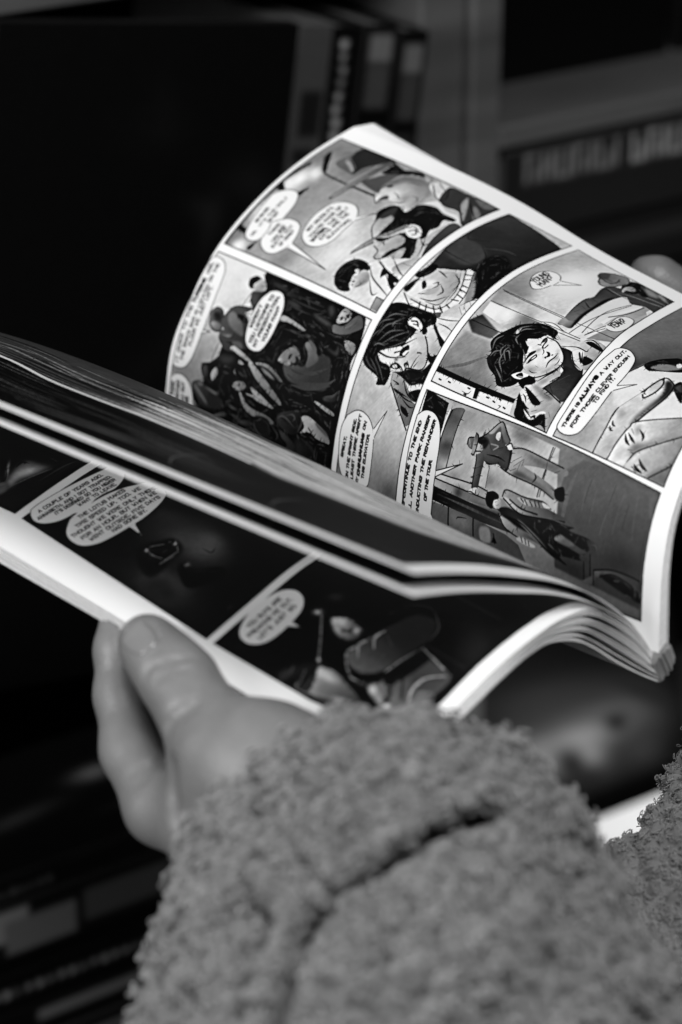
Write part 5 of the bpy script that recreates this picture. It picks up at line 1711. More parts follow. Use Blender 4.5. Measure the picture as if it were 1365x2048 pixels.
["s",10.0,30,[619,1537,629,1672,632,1807],2,0.5],
["s",9.5,10,[610,1223,627,1423,638,1622],2,0.5],
["s",6.9,30,[627,1522,628,1640,620,1758],2,0.5],
["s",6.6,20,[868,1559,867,1784,944,2010],2,0.5],
["s",8.7,20,[667,1392,683,1532,693,1672],2,0.5],
["s",4.0,20,[774,1137,782,1238,787,1340],2,0.5],
["s",5.7,30,[690,1061,713,1197,727,1333],2,0.5],
["s",8.9,30,[623,1123,648,1337,664,1551],2,0.5],
["s",6.0,30,[761,1695,765,1829,809,1962],2,0.5],
["s",9.9,20,[767,1183,775,1353,782,1523],2,0.5],
["s",4.1,10,[962,1660,983,1901,1081,2143],2,0.5],
["s",17,97,[490,60,524,521,479,809,489,1037,514,1207,535,1451,545,1657]],
["p",None]]

def print_page(name, ops, seed, rough=0.42, spec=0.16):
    s = Sheet(1680, 2540, seed)
    if seed != 3: s.sheen = 60
    s.draw(ops)
    s.clip = None
    if seed == 4: s.a = np.where(s.a < .9, np.clip(s.a * 1.45 - .01, 0, .9), s.a)   # left page greys lifted to offset the shade under the turning leaves
    s.shade()
    return s.material(name, rough, spec)
PRINT_R = print_page('print_right_page', ART_R, 3)
PRINT_L = print_page('print_left_page', ART_L, 4)
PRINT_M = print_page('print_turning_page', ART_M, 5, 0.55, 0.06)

# ------------------------------------------------------------------ the comic book
PAPER = material('paper_white', 0.80, 0.42, 0.45, noise=0.015, scale=300, bump=0.02, bscale=900)
PAPER_EDGE = material('paper_edge', 0.62, 0.7, 0.2, noise=0.12, scale=600)
GLUE = material('spine_glue', 0.22, 0.6, 0.3, noise=0.25, scale=300)
COVER = material('cover_card', 0.05, 0.35, 0.5, noise=0.2, scale=60)

def leaf(name, G, mats, parent, side=1, thick=0.00022, mirror=False):
    """one sheet of paper with real thickness; material 0 = printed face, 1 = back, 2 = edge"""
    nv, nu = G.shape[0] - 1, G.shape[1] - 1
    du = np.gradient(G, axis=1); dv = np.gradient(G, axis=0)
    N = np.cross(du, dv); N /= np.linalg.norm(N, axis=2, keepdims=True) + 1e-12
    N *= side
    A = G.reshape(-1, 3); B = (G - N * thick).reshape(-1, 3)
    n = len(A)
    I = np.arange(n).reshape(nv + 1, nu + 1)
    a, b, c, d = I[:-1, :-1].ravel(), I[:-1, 1:].ravel(), I[1:, 1:].ravel(), I[1:, :-1].ravel()
    q = np.stack([a, b, c, d], 1) if side > 0 else np.stack([d, c, b, a], 1)
    back = q[:, ::-1] + n
    border = np.concatenate([I[0, :], I[1:, -1], I[-1, -2::-1], I[-2:0:-1, 0], [I[0, 0]]])
    k = 2 * n
    rv = np.concatenate([A[border], B[border]])
    m = len(border)
    i = np.arange(m - 1)
    rim = np.stack([k + i, k + m + i, k + m + i + 1, k + i + 1], 1)
    if side < 0: rim = rim[:, ::-1]
    V = np.concatenate([A, B, rv])
    Fc = np.concatenate([q, back, rim])
    mi = np.concatenate([np.zeros(len(q)), np.ones(len(back)), np.full(len(rim), 2)])
    uu, vv = np.meshgrid(np.linspace(0, 1, nu + 1), np.linspace(0, 1, nv + 1))
    if mirror: uu = 1 - uu
    uv = np.stack([uu.ravel(), 1 - vv.ravel()], 1)
    UV = np.concatenate([uv, uv, np.zeros((len(rv), 2))])
    return mesh_obj(name, V, Fc, mats, parent, True, mi, UV)

GR = sheet(R_ROWS, 72, 72)
_du, _dv = np.gradient(GR, axis=1), np.gradient(GR, axis=0)
_N = np.cross(_du, _dv); _N /= np.linalg.norm(_N, axis=2, keepdims=True)
_U = _du / np.linalg.norm(_du, axis=2, keepdims=True)
_uu = np.linspace(0, 1, 73)[None, :, None]; _vv = np.linspace(0, 1, 73)[:, None, None]
# the stack behind the open page: 4 mm of paper, its fore-edge stepping out towards the head
GRC = GR + _N * 0.0042 + _U * (_uu ** 3) * (0.009 * np.clip(1 - _vv / 0.5, 0, 1) ** 1.5 + 0.001)
GL, GLC = sheet(L_ROWS, 72, 60), sheet(L_COVER, 72, 60)
GM, GML = arch(sheet(M_ROWS, 72, 60), 0.0062), arch(sheet(M_LOW, 72, 60), 0.0055)
comic = empty('comic_book', tuple(GR[-1, 0]))
tag(comic, 'open comic book with curling printed pages, held up in one hand', 'comic book')
PL = [PAPER, PAPER, PAPER_EDGE]
print_r = globals().get('PRINT_R', PAPER); print_l = globals().get('PRINT_L', PAPER); print_m = globals().get('PRINT_M', PAPER)
leaf('page', GR, [print_r, PAPER, PAPER_EDGE], comic, -1)
for t in (.10, .18, .27, .36, .46, .56, .66, .76, .86):
    leaf('page', GR * (1 - t) + GRC * t, PL, comic, -1)
leaf('cover', GRC, [COVER, COVER, PAPER_EDGE], comic, -1, thick=0.0005)
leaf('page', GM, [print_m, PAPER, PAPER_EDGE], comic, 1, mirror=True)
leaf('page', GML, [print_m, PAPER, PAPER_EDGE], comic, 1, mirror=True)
leaf('page', GL, [print_l, PAPER, PAPER_EDGE], comic, 1, mirror=True)
for t in (.06, .12, .18, .34, .40, .46, .60, .67, .86):
    leaf('page', GL * (1 - t) + GLC * t, PL, comic, 1)
leaf('cover', GLC, [PAPER, COVER, PAPER_EDGE], comic, 1, thick=0.0005)

def spine_block(foot, head):
    # the glued back: one thin plate for each signature, their ends not quite level
    foot, head = np.array(foot), np.array(head)
    def rail(P, ids, t):
        Q = P[ids]; s = np.concatenate([[0], np.cumsum(np.linalg.norm(np.diff(Q, axis=0), axis=1))]); s /= s[-1]
        return np.array([np.interp(t, s, Q[:, k]) for k in range(3)])
    n, V, Fc = 15, [], []
    for k in range(n):
        t0, t1 = (k + 0.06) / n, (k + 0.94) / n
        j = RNG.uniform(-0.0005, 0.0004)
        ring = []
        for P, sgn in ((foot, 1), (head, 0)):
            for ids, t in (([0, 1, 2], t0), ([0, 1, 2], t1), ([5, 4, 3], t1), ([5, 4, 3], t0)):
                p = rail(P, ids, t)
                if sgn: p = p + (foot[0] - head[0]) / np.linalg.norm(foot[0] - head[0]) * j
                ring.append(p)
        o = len(V); V += ring
        Fc += [(o + 3, o + 2, o + 1, o), (o + 4, o + 5, o + 6, o + 7)] + [(o + i, o + (i + 1) % 4, o + 4 + (i + 1) % 4, o + 4 + i) for i in range(4)]
    return mesh_obj('spine', V, Fc, GLUE, comic, False)
spine_block(SPINE_FOOT[0][1], SPINE_HEAD[0][1])

# ------------------------------------------------------------------ the reader: hands and fleece sleeves, grown as smooth implicit surfaces
def hash3(i, j, k):
    n = (i * 73856093) ^ (j * 19349663) ^ (k * 83492791)
    n = (n ^ (n >> 13)) * 1274126177 & 0x7fffffff
    return ((n ^ (n >> 16)) & 0xffff) / 65535.0
def vnoise(P, scale):
    Q = P * scale + 1000.0
    I = np.floor(Q).astype(np.int64); f = Q - I; f = f * f * (3 - 2 * f)
    r = 0
    for a in (0, 1):
        for b in (0, 1):
            for c in (0, 1):
                w = (f[:, 0] if a else 1 - f[:, 0]) * (f[:, 1] if b else 1 - f[:, 1]) * (f[:, 2] if c else 1 - f[:, 2])
                r = r + w * hash3(I[:, 0] + a, I[:, 1] + b, I[:, 2] + c)
    return r
#<SDF>
def smin(a, b, k):
    h = np.clip(0.5 + 0.5 * (b - a) / k, 0, 1)
    return b + (a - b) * h - k * h * (1 - h)
def cone(P, a, b, ra, rb):
    a, b = np.asarray(a, float), np.asarray(b, float)
    ab = b - a
    t = np.clip(((P - a) @ ab) / (ab @ ab), 0, 1)
    return np.linalg.norm(P - a - t[..., None] * ab, axis=-1) - (ra + (rb - ra) * t)
def body(P, chains, grooves, k):
    """smooth union of tapered limbs (points are x, y, z, radius), creases carved along polylines on the skin"""
    d = None
    for ch, kk in chains:
        c = None
        for p, q in zip(ch[:-1], ch[1:]):
            e = cone(P, p[:3], q[:3], p[3], q[3])
            c = e if c is None else smin(c, e, 0.004)
        d = c if d is None else smin(d, c, kk or k)
    near = np.abs(d) < 0.016 if grooves else None
    if grooves and near.any():
        Q, dq = P[near], d[near]
        for g, r, kg in grooves:
            c = None
            for p, q in zip(g[:-1], g[1:]):
                e = cone(Q, p, q, r, r)
                c = e if c is None else np.minimum(c, e)
            dq = -smin(-dq, c, kg)
        d[near] = dq
    return d
#</SDF>
def surface_net(fn, lo, hi, h):
    lo, hi = np.asarray(lo, float), np.asarray(hi, float)
    n = np.ceil((hi - lo) / h).astype(int) + 1
    ax = [lo[i] + h * np.arange(n[i]) for i in range(3)]
    V = np.empty(n, np.float32)
    for i in range(n[0]):
        g = np.stack(np.meshgrid([ax[0][i]], ax[1], ax[2], indexing='ij'), -1).reshape(-1, 3)
        V[i] = fn(g).reshape(n[1], n[2])
    s = V < 0
    cells = np.zeros(n - 1, bool)
    acc = np.zeros((*(n - 1), 3), np.float32); cnt = np.zeros(n - 1, np.float32)
    corner = lambda A, a, b, c: A[a:n[0] - 1 + a, b:n[1] - 1 + b, c:n[2] - 1 + c]
    C = [(a, b, c) for a in (0, 1) for b in (0, 1) for c in (0, 1)]
    for p in C:
        for q in C:
            if q > p and sum(abs(x - y) for x, y in zip(p, q)) == 1:
                va, vb = corner(V, *p), corner(V, *q)
                m = (va < 0) != (vb < 0)
                t = np.where(m, va / np.where(m, va - vb, 1), 0)
                for k in range(3):
                    acc[..., k] += np.where(m, p[k] + (q[k] - p[k]) * t, 0)
                cnt += m
    cells = cnt > 0
    idx = -np.ones(n - 1, np.int64); idx[cells] = np.arange(cells.sum())
    base = np.argwhere(cells)
    verts = lo + h * (base + acc[cells] / cnt[cells][:, None])
    faces = []
    for d in range(3):
        u, v = (d + 1) % 3, (d + 2) % 3
        sl = [slice(1, n[i] - 1) for i in range(3)]
        s0, s1 = list(sl), list(sl)
        s0[d] = slice(0, n[d] - 1); s1[d] = slice(1, n[d])
        A, B = s[tuple(s0)], s[tuple(s1)]
        e = np.argwhere(A != B)
        off = np.array([s0[i].start for i in range(3)])
        flip = A[A != B]
        g = e + off
        def at(du, dv):
            k = g.copy(); k[:, u] -= du; k[:, v] -= dv
            return idx[k[:, 0], k[:, 1], k[:, 2]]
        q = np.stack([at(1, 1), at(0, 1), at(0, 0), at(1, 0)], 1)
        q[~flip] = q[~flip][:, ::-1]
        faces.append(q)
    return verts, np.concatenate(faces)
def worley(P, scale):
    Q = P * scale + 500.0
    I = np.floor(Q).astype(np.int64); f1 = np.full(len(P), 9.0)
    for a in (-1, 0, 1):
        for b in (-1, 0, 1):
            for c in (-1, 0, 1):
                J = I + np.array([a, b, c])
                o = np.stack([hash3(J[:, 0], J[:, 1], J[:, 2] + 911 * k) for k in (1, 2, 3)], 1)
                f1 = np.minimum(f1, ((J + o - Q) ** 2).sum(1))
    return np.sqrt(f1)
def subdivide(V, F):
    E = np.sort(np.concatenate([F[:, [k, (k + 1) % 4]] for k in range(4)]), axis=1)
    U, inv = np.unique(E[:, 0] * np.int64(len(V)) + E[:, 1], return_inverse=True)
    em = (V[U // len(V)] + V[U % len(V)]) / 2
    n, m, k = len(V), len(em), len(F)
    e = [n + inv[i * k:(i + 1) * k] for i in range(4)]
    c = n + m + np.arange(k)
    F2 = np.concatenate([np.stack([F[:, i], e[i], c, e[(i + 3) % 4]], 1) for i in range(4)])
    return np.concatenate([V, em, V[F].mean(1)]), F2
def bounds(chains, pad):
    A = np.array([p for c, _ in chains for p in c])
    return (A[:, :3] - A[:, 3:]).min(0) - pad, (A[:, :3] + A[:, 3:]).max(0) + pad
def relax(V, F, n, lam=0.5):
    for _ in range(n):
        S = np.zeros_like(V); c = np.zeros(len(V))
        for k in range(4):
            np.add.at(S, F[:, k], V[F[:, (k + 1) % 4]] + V[F[:, (k + 3) % 4]]); np.add.at(c, F[:, k], 2)
        V = V + lam * (S / np.maximum(c, 1)[:, None] - V)
    return V
def normals(V, F):
    fn = np.cross(V[F[:, 2]] - V[F[:, 0]], V[F[:, 3]] - V[F[:, 1]])
    N = np.zeros_like(V)
    for k in range(4): np.add.at(N, F[:, k], fn)
    return N / (np.linalg.norm(N, axis=1, keepdims=True) + 1e-12)

HAND_CHAINS = [([(-0.0584,0.6393,1.1090,0.0078), (-0.0571,0.6370,1.1088,0.0086), (-0.0519,0.6298,1.1063,0.0100), (-0.0471,0.6231,1.1039,0.0110), (-0.0419,0.6142,1.0991,0.0112), (-0.0366,0.6059,1.0930,0.0128), (-0.0234,0.5988,1.0897,0.0178)], None),
 ([(-0.0234,0.5988,1.0897,0.0178), (-0.0118,0.5912,1.0852,0.0210), (0.0108,0.5707,1.0767,0.0250)], 0.012),
 ([(-0.0691,0.6673,1.1017,0.0062), (-0.0684,0.6599,1.0952,0.0076), (-0.0669,0.6514,1.0840,0.0088), (-0.0629,0.6373,1.0728,0.0102), (-0.0529,0.6173,1.0653,0.0116), (-0.0387,0.6060,1.0649,0.0125), (-0.0208,0.5995,1.0674,0.0170)], 0.008),
 ([(-0.0563,0.6817,1.0853,0.0062), (-0.0563,0.6790,1.0795,0.0074), (-0.0580,0.6705,1.0660,0.0086), (-0.0549,0.6513,1.0554,0.0095), (-0.0429,0.6259,1.0531,0.0108), (-0.0211,0.6080,1.0619,0.0160)], 0.006),
 ([(-0.0394,0.6911,1.0747,0.0060), (-0.0400,0.6877,1.0673,0.0072), (-0.0418,0.6809,1.0526,0.0084), (-0.0403,0.6622,1.0433,0.0093), (-0.0329,0.6363,1.0447,0.0105), (-0.0153,0.6119,1.0585,0.0150)], 0.006),
 ([(-0.0231,0.6857,1.0629,0.0052), (-0.0239,0.6829,1.0570,0.0062), (-0.0261,0.6774,1.0453,0.0072), (-0.0260,0.6634,1.0388,0.0080), (-0.0207,0.6420,1.0402,0.0095), (-0.0064,0.6155,1.0545,0.0150)], 0.006),
 ([(-0.0369,0.6043,1.0754,0.0130), (-0.0206,0.5980,1.0760,0.0180)], 0.012)]
HAND_GROOVES = [([(-0.0570,0.6189,1.1099), (-0.0561,0.6188,1.1111), (-0.0552,0.6189,1.1121), (-0.0526,0.6181,1.1134), (-0.0500,0.6178,1.1143), (-0.0468,0.6182,1.1149), (-0.0437,0.6196,1.1149)], 0.0011, 0.0016),
 ([(-0.0537,0.6151,1.1100), (-0.0521,0.6148,1.1111), (-0.0505,0.6148,1.1120), (-0.0477,0.6147,1.1127), (-0.0449,0.6151,1.1130)], 0.0008, 0.0014),
 ([(-0.0501,0.6045,1.1000), (-0.0489,0.6041,1.1021), (-0.0477,0.6042,1.1040), (-0.0453,0.6038,1.1057), (-0.0430,0.6040,1.1070)], 0.0013, 0.003),
 ([(-0.0592,0.6149,1.0763), (-0.0581,0.6163,1.0772), (-0.0570,0.6181,1.0780), (-0.0550,0.6194,1.0785), (-0.0530,0.6215,1.0785)], 0.0014, 0.0028),
 ([(-0.0625,0.6186,1.0756), (-0.0610,0.6191,1.0768), (-0.0596,0.6201,1.0778)], 0.0006, 0.002),
 ([(-0.0572,0.6351,1.1183), (-0.0558,0.6332,1.1179), (-0.0543,0.6312,1.1176), (-0.0534,0.6282,1.1171), (-0.0525,0.6254,1.1166), (-0.0531,0.6240,1.1160), (-0.0538,0.6228,1.1153), (-0.0550,0.6226,1.1147), (-0.0562,0.6226,1.1139)], 0.001, 0.0012),
 ([(-0.0487,0.5975,1.0914), (-0.0485,0.5967,1.0868), (-0.0484,0.5960,1.0822), (-0.0480,0.5947,1.0789), (-0.0476,0.5937,1.0753)], 0.0014, 0.004)]
HAND2_CHAINS = [([(0.1171,0.8836,1.1396,0.0062), (0.1213,0.8828,1.1379,0.0084), (0.1278,0.8816,1.1330,0.0088), (0.1355,0.8813,1.1298,0.0080), (0.1528,0.8804,1.1185,0.0092), (0.1754,0.8807,1.1027,0.0105), (0.1960,0.8763,1.0813,0.0160)], None),
 ([(0.1373,0.8678,1.1222,0.0075), (0.1534,0.8668,1.1082,0.0085), (0.1745,0.8703,1.0922,0.0095), (0.1960,0.8729,1.0742,0.0150)], 0.006),
 ([(0.1407,0.8457,1.1104,0.0072), (0.1555,0.8510,1.0981,0.0082), (0.1774,0.8600,1.0818,0.0095), (0.1969,0.8642,1.0673,0.0150)], 0.006),
 ([(0.1458,0.8240,1.0993,0.0062), (0.1605,0.8308,1.0903,0.0072), (0.1793,0.8459,1.0754,0.0085), (0.1959,0.8564,1.0623,0.0140)], 0.006),
 ([(0.1420,0.7635,1.1471,0.0072), (0.1514,0.7667,1.1422,0.0085), (0.1718,0.7870,1.1265,0.0098), (0.1950,0.8286,1.0973,0.0120), (0.2034,0.8481,1.0681,0.0160)], 0.01),
 ([(0.1960,0.8746,1.0777,0.0160), (0.2017,0.8539,1.0570,0.0200), (0.2012,0.8197,1.0308,0.0240)], 0.015)]
HAND2_GROOVES = []
SLEEVE_CHAINS = [([(-0.0048,0.5602,1.0613,0.0360), (0.0163,0.5609,1.0700,0.0390)], None),
 ([(0.0163,0.5609,1.0700,0.0390), (0.0294,0.5602,1.0685,0.0345)], 0.012),
 ([(-0.0048,0.5602,1.0613,0.0360), (-0.0044,0.5251,1.0381,0.0450), (-0.0030,0.5138,1.0138,0.0460)], 0.02),
 ([(0.0294,0.5602,1.0685,0.0345), (0.0440,0.5251,1.0381,0.0440), (0.0454,0.5138,1.0138,0.0450)], 0.02),
 ([(0.0163,0.5609,1.0700,0.0395), (0.0198,0.5308,1.0503,0.0450), (0.0212,0.5138,1.0138,0.0460)], 0.02)]
SLEEVE_GROOVES = [([(0.0399,0.5437,1.1068), (0.0361,0.5415,1.1073), (0.0324,0.5397,1.1075), (0.0284,0.5376,1.1076), (0.0244,0.5359,1.1075), (0.0201,0.5323,1.1060), (0.0159,0.5293,1.1041), (0.0120,0.5273,1.1024), (0.0081,0.5255,1.1006), (0.0052,0.5243,1.0992), (0.0023,0.5234,1.0977), (-0.0006,0.5211,1.0954), (-0.0035,0.5190,1.0930), (-0.0063,0.5162,1.0904), (-0.0090,0.5134,1.0877), (-0.0104,0.5096,1.0850), (-0.0117,0.5059,1.0823), (-0.0128,0.5017,1.0792), (-0.0139,0.4979,1.0759), (-0.0146,0.4947,1.0725), (-0.0154,0.4919,1.0689)], 0.0042, 0.004),
 ([(0.0401,0.5471,1.1047), (0.0364,0.5449,1.1051), (0.0326,0.5430,1.1054), (0.0286,0.5410,1.1054), (0.0246,0.5393,1.1053), (0.0203,0.5356,1.1038), (0.0160,0.5326,1.1019), (0.0120,0.5306,1.1002), (0.0081,0.5288,1.0984), (0.0052,0.5277,1.0970), (0.0023,0.5267,1.0955), (-0.0006,0.5244,1.0932), (-0.0036,0.5223,1.0908), (-0.0063,0.5194,1.0881), (-0.0091,0.5167,1.0854), (-0.0105,0.5128,1.0827), (-0.0118,0.5091,1.0800), (-0.0129,0.5049,1.0768), (-0.0140,0.5011,1.0735), (-0.0147,0.4979,1.0701), (-0.0155,0.4950,1.0664)], 0.004, 0.003),
 ([(0.0405,0.5513,1.1020), (0.0367,0.5491,1.1025), (0.0329,0.5472,1.1027), (0.0288,0.5452,1.1028), (0.0248,0.5435,1.1026), (0.0204,0.5398,1.1011), (0.0161,0.5368,1.0992), (0.0121,0.5348,1.0975), (0.0082,0.5330,1.0956), (0.0052,0.5318,1.0942), (0.0023,0.5309,1.0927), (-0.0007,0.5286,1.0903), (-0.0036,0.5264,1.0879), (-0.0064,0.5235,1.0852), (-0.0091,0.5208,1.0825), (-0.0105,0.5169,1.0798), (-0.0119,0.5131,1.0770), (-0.0130,0.5089,1.0739), (-0.0141,0.5051,1.0705), (-0.0149,0.5019,1.0670), (-0.0156,0.4990,1.0634)], 0.0038, 0.002),
 ([(0.0408,0.5555,1.0994), (0.0369,0.5533,1.0998), (0.0332,0.5515,1.1000), (0.0290,0.5494,1.1001), (0.0250,0.5477,1.0999), (0.0206,0.5440,1.0984), (0.0162,0.5410,1.0964), (0.0122,0.5389,1.0947), (0.0082,0.5371,1.0929), (0.0053,0.5360,1.0914), (0.0023,0.5350,1.0899), (-0.0007,0.5327,1.0875), (-0.0036,0.5305,1.0851), (-0.0064,0.5276,1.0824), (-0.0092,0.5248,1.0796), (-0.0106,0.5210,1.0769), (-0.0120,0.5172,1.0741), (-0.0131,0.5129,1.0709), (-0.0142,0.5091,1.0675), (-0.0150,0.5058,1.0640), (-0.0157,0.5029,1.0603)], 0.0034, 0.002),
 ([(-0.0175,0.5256,1.0892), (-0.0185,0.5222,1.0869), (-0.0194,0.5188,1.0846), (-0.0209,0.5150,1.0819), (-0.0224,0.5113,1.0791), (-0.0237,0.5057,1.0754), (-0.0251,0.5008,1.0713)], 0.0024, 0.003),
 ([(-0.0176,0.5289,1.0870), (-0.0186,0.5255,1.0846), (-0.0196,0.5221,1.0823), (-0.0210,0.5183,1.0796), (-0.0225,0.5145,1.0768), (-0.0239,0.5089,1.0731), (-0.0252,0.5040,1.0689)], 0.0022, 0.002),
 ([(0.0542,0.5447,1.0968), (0.0560,0.5418,1.0940), (0.0579,0.5390,1.0912), (0.0568,0.5322,1.0894), (0.0557,0.5258,1.0876), (0.0536,0.5189,1.0861), (0.0515,0.5125,1.0844)], 0.004, 0.005),
 ([(0.0547,0.5497,1.0936), (0.0566,0.5468,1.0907), (0.0585,0.5439,1.0879), (0.0573,0.5372,1.0861), (0.0562,0.5307,1.0842), (0.0541,0.5238,1.0827), (0.0520,0.5174,1.0810)], 0.004, 0.004),
 ([(0.0665,0.5577,1.0852), (0.0613,0.5385,1.0891), (0.0570,0.5266,1.0885), (0.0553,0.5205,1.0874), (0.0536,0.5146,1.0860)], 0.003, 0.012)]
SLEEVE2_CHAINS = [([(0.1126,0.6547,0.9846,0.0310), (0.1398,0.6875,0.9959,0.0340), (0.1587,0.7186,1.0035,0.0395), (0.1873,0.7781,1.0128,0.0370), (0.2012,0.8205,1.0326,0.0330)], None),
 ([(0.1110,0.6556,0.9867,0.0300), (0.1077,0.6302,0.9557,0.0360)], 0.02)]
SLEEVE2_GROOVES = [([(0.0963,0.6431,1.0153), (0.0995,0.6440,1.0170), (0.1027,0.6452,1.0185), (0.1057,0.6475,1.0198), (0.1088,0.6502,1.0209)], 0.004, 0.012)]
NAIL_POSE = ((-0.0594,0.6302,1.1160), (0.0105,-0.0068,-0.0052), (-0.2283,-0.5903,0.6714), 0.0150, 0.0122)

SKIN = material('skin', 0.16, 0.42, 0.5, noise=0.17, scale=55, bump=0.25, bscale=900, sss=0.1)
NAIL = material('nail_plate', 0.18, 0.22, 0.6, noise=0.05, scale=120)
FLEECE = material('boucle_fleece', 0.15, 0.95, 0.1, noise=0.18, scale=160, sheen=0.25)
FLEECE_YARN = material('boucle_yarn', 0.185, 0.9, 0.1, noise=0.25, scale=220, sheen=0.3)

reader = empty('person', tuple(HAND_CHAINS[0][0][-1][:3]))
tag(reader, 'reader in a curly fleece jacket holding the comic with a bare hand', 'person')
def make_hand(chains, grooves, h):
    fn = lambda P: body(P, chains, grooves, 0.006)
    lo, hi = bounds(chains, 0.004)
    V, Fc = surface_net(fn, lo, hi, h)
    V = relax(V, Fc, 2, 0.4)
    return mesh_obj('hand', V, Fc, SKIN, reader), fn
hand, hand_fn = make_hand(HAND_CHAINS, HAND_GROOVES, 0.0013)
hand['label'] = 'left hand with the thumb on the page'
hand2, _ = make_hand(HAND2_CHAINS, HAND2_GROOVES, 0.002)
hand2['label'] = 'right hand behind the far page edge'
# thumb nail: a curved plate seated on the thumb tip
def make_nail(centre, along, facing, length, width):
    c, a, n = (np.asarray(v, float) for v in (centre, along, facing))
    n /= np.linalg.norm(n); a -= n * (a @ n); a /= np.linalg.norm(a); b = np.cross(n, a)
    N = 22
    V, Fc = [], []
    for i in range(N + 1):
        for j in range(N + 1):
            s, t = 2 * i / N - 1, 2 * j / N - 1
            ss, tt = s * math.sqrt(1 - t * t * 0.42), t * math.sqrt(1 - s * s * 0.42)
            p = c + a * ss * length / 2 + b * tt * width / 2 + n * 0.012
            for _ in range(24):
                p = p - n * float(hand_fn(p[None])[0]) * 0.9
            edge = max(abs(s), abs(t))
            V.append(p + n * (0.00035 - 0.0011 * max(0, edge - 0.86) / 0.14))
    I = lambda i, j: i * (N + 1) + j
    for i in range(N):
        for j in range(N):
            Fc.append((I(i, j), I(i + 1, j), I(i + 1, j + 1), I(i, j + 1)))
    o = mesh_obj('nail', V, Fc, NAIL, hand)
    o.parent = hand; o.location = (0, 0, 0)
    return o
make_nail(*NAIL_POSE)

def make_sleeve(chains, grooves, h, curls, label, side, fine=1.0, amp=0.0115):
    fn = lambda P: body(P, chains, grooves, 0.02)
    lo, hi = bounds(chains, 0.022)
    V, Fc = surface_net(fn, lo, hi, h)
    V, Fc = subdivide(V, Fc)
    V = relax(V, Fc, 1, 0.5)
    N = normals(V, Fc)
    warp = np.stack([vnoise(V + k, 170) for k in (0.0, 3.1, 7.7)], 1) * 0.004
    knot = np.clip(1.05 - worley(V + warp, 155), 0, 1) ** 0.8
    lump = knot * 1.15 + 0.35 * np.clip(1.0 - worley(V + warp * 2, 85), 0, 1) + vnoise(V, 90) * 0.6 + vnoise(V, 520) * 0.35
    gd = np.full(len(V), 1.0)
    for g, gr, _ in grooves:
        for a, b in zip(g[:-1], g[1:]): gd = np.minimum(gd, cone(V, a, b, gr, gr))
    calm = np.clip((gd - 0.0005) / 0.002, 0.2, 1)      # less pile down in the folds
    lump = 1.05 + (lump - 1.05) * calm
    V2 = V + N * ((lump - 1.05) * amp)[:, None]
    o = mesh_obj('sleeve', V2, Fc, FLEECE, reader)
    o['label'] = label
    # loops of boucle yarn standing on the cloth
    rng = np.random.default_rng(side)
    ok = np.where((N @ np.array([0, -0.9, 0.43])) > -0.45)[0]
    ok = ok[gd[ok] > 0.0002]
    pick = rng.choice(ok, curls)
    c = V2[pick]; n = N[pick]
    r = rng.normal(size=(curls, 3)); t = r - n * (r * n).sum(1, keepdims=True); t /= np.linalg.norm(t, axis=1, keepdims=True)
    b = np.cross(n, t)
    m = 8
    s = np.linspace(0, 1, m)
    R = fine * rng.uniform(0.0007, 0.0019, (curls, 1)); ph = rng.uniform(0, 6.28, (curls, 1)); tw = rng.uniform(4.0, 8.5, (curls, 1)); hh = (0.5 + 0.5 * fine) * rng.uniform(0.0006, 0.0026, (curls, 1)); dr = rng.normal(0, 0.0012, (curls, 1))
    ang = ph + tw * s
    path = c[:, None] + t[:, None] * (R * np.cos(ang) + dr * s)[..., None] + b[:, None] * (R * np.sin(ang))[..., None] + n[:, None] * (hh * np.sin(np.pi * s * 0.9 + 0.1) - 0.0003)[..., None]
    tan = np.gradient(path, axis=1); tan /= np.linalg.norm(tan, axis=2, keepdims=True) + 1e-12
    e1 = np.cross(tan, n[:, None]); e1 /= np.linalg.norm(e1, axis=2, keepdims=True) + 1e-9
    e2 = np.cross(tan, e1)
    rad = fine * rng.uniform(0.00024, 0.00055, (curls, 1, 1)) * (0.55 + 0.45 * np.sin(np.pi * s))[None, :, None]
    ring = [path + rad * (math.cos(a) * e1 + math.sin(a) * e2) for a in (0, 2.094, 4.189)]
    VV = np.stack(ring, 2).reshape(-1, 3)
    base = (np.arange(curls) * m * 3)[:, None, None]
    seg = (np.arange(m - 1) * 3)[None, :, None]
    k = np.arange(3)[None, None, :]
    q = np.stack([base + seg + k, base + seg + (k + 1) % 3, base + seg + 3 + (k + 1) % 3, base + seg + 3 + k], -1).reshape(-1, 4)
    y = mesh_obj('fleece_pile', VV, q, FLEECE_YARN, o)
    y.parent = o; y.location = (0, 0, 0)
    y['kind'] = 'stuff'
    return o
make_sleeve(SLEEVE_CHAINS, SLEEVE_GROOVES, 0.0020, 24000, 'thick left sleeve with a folded cuff', 1)
make_sleeve(SLEEVE2_CHAINS, SLEEVE2_GROOVES, 0.0028, 30000, 'right sleeve in shadow', 2, 0.5, 0.009)

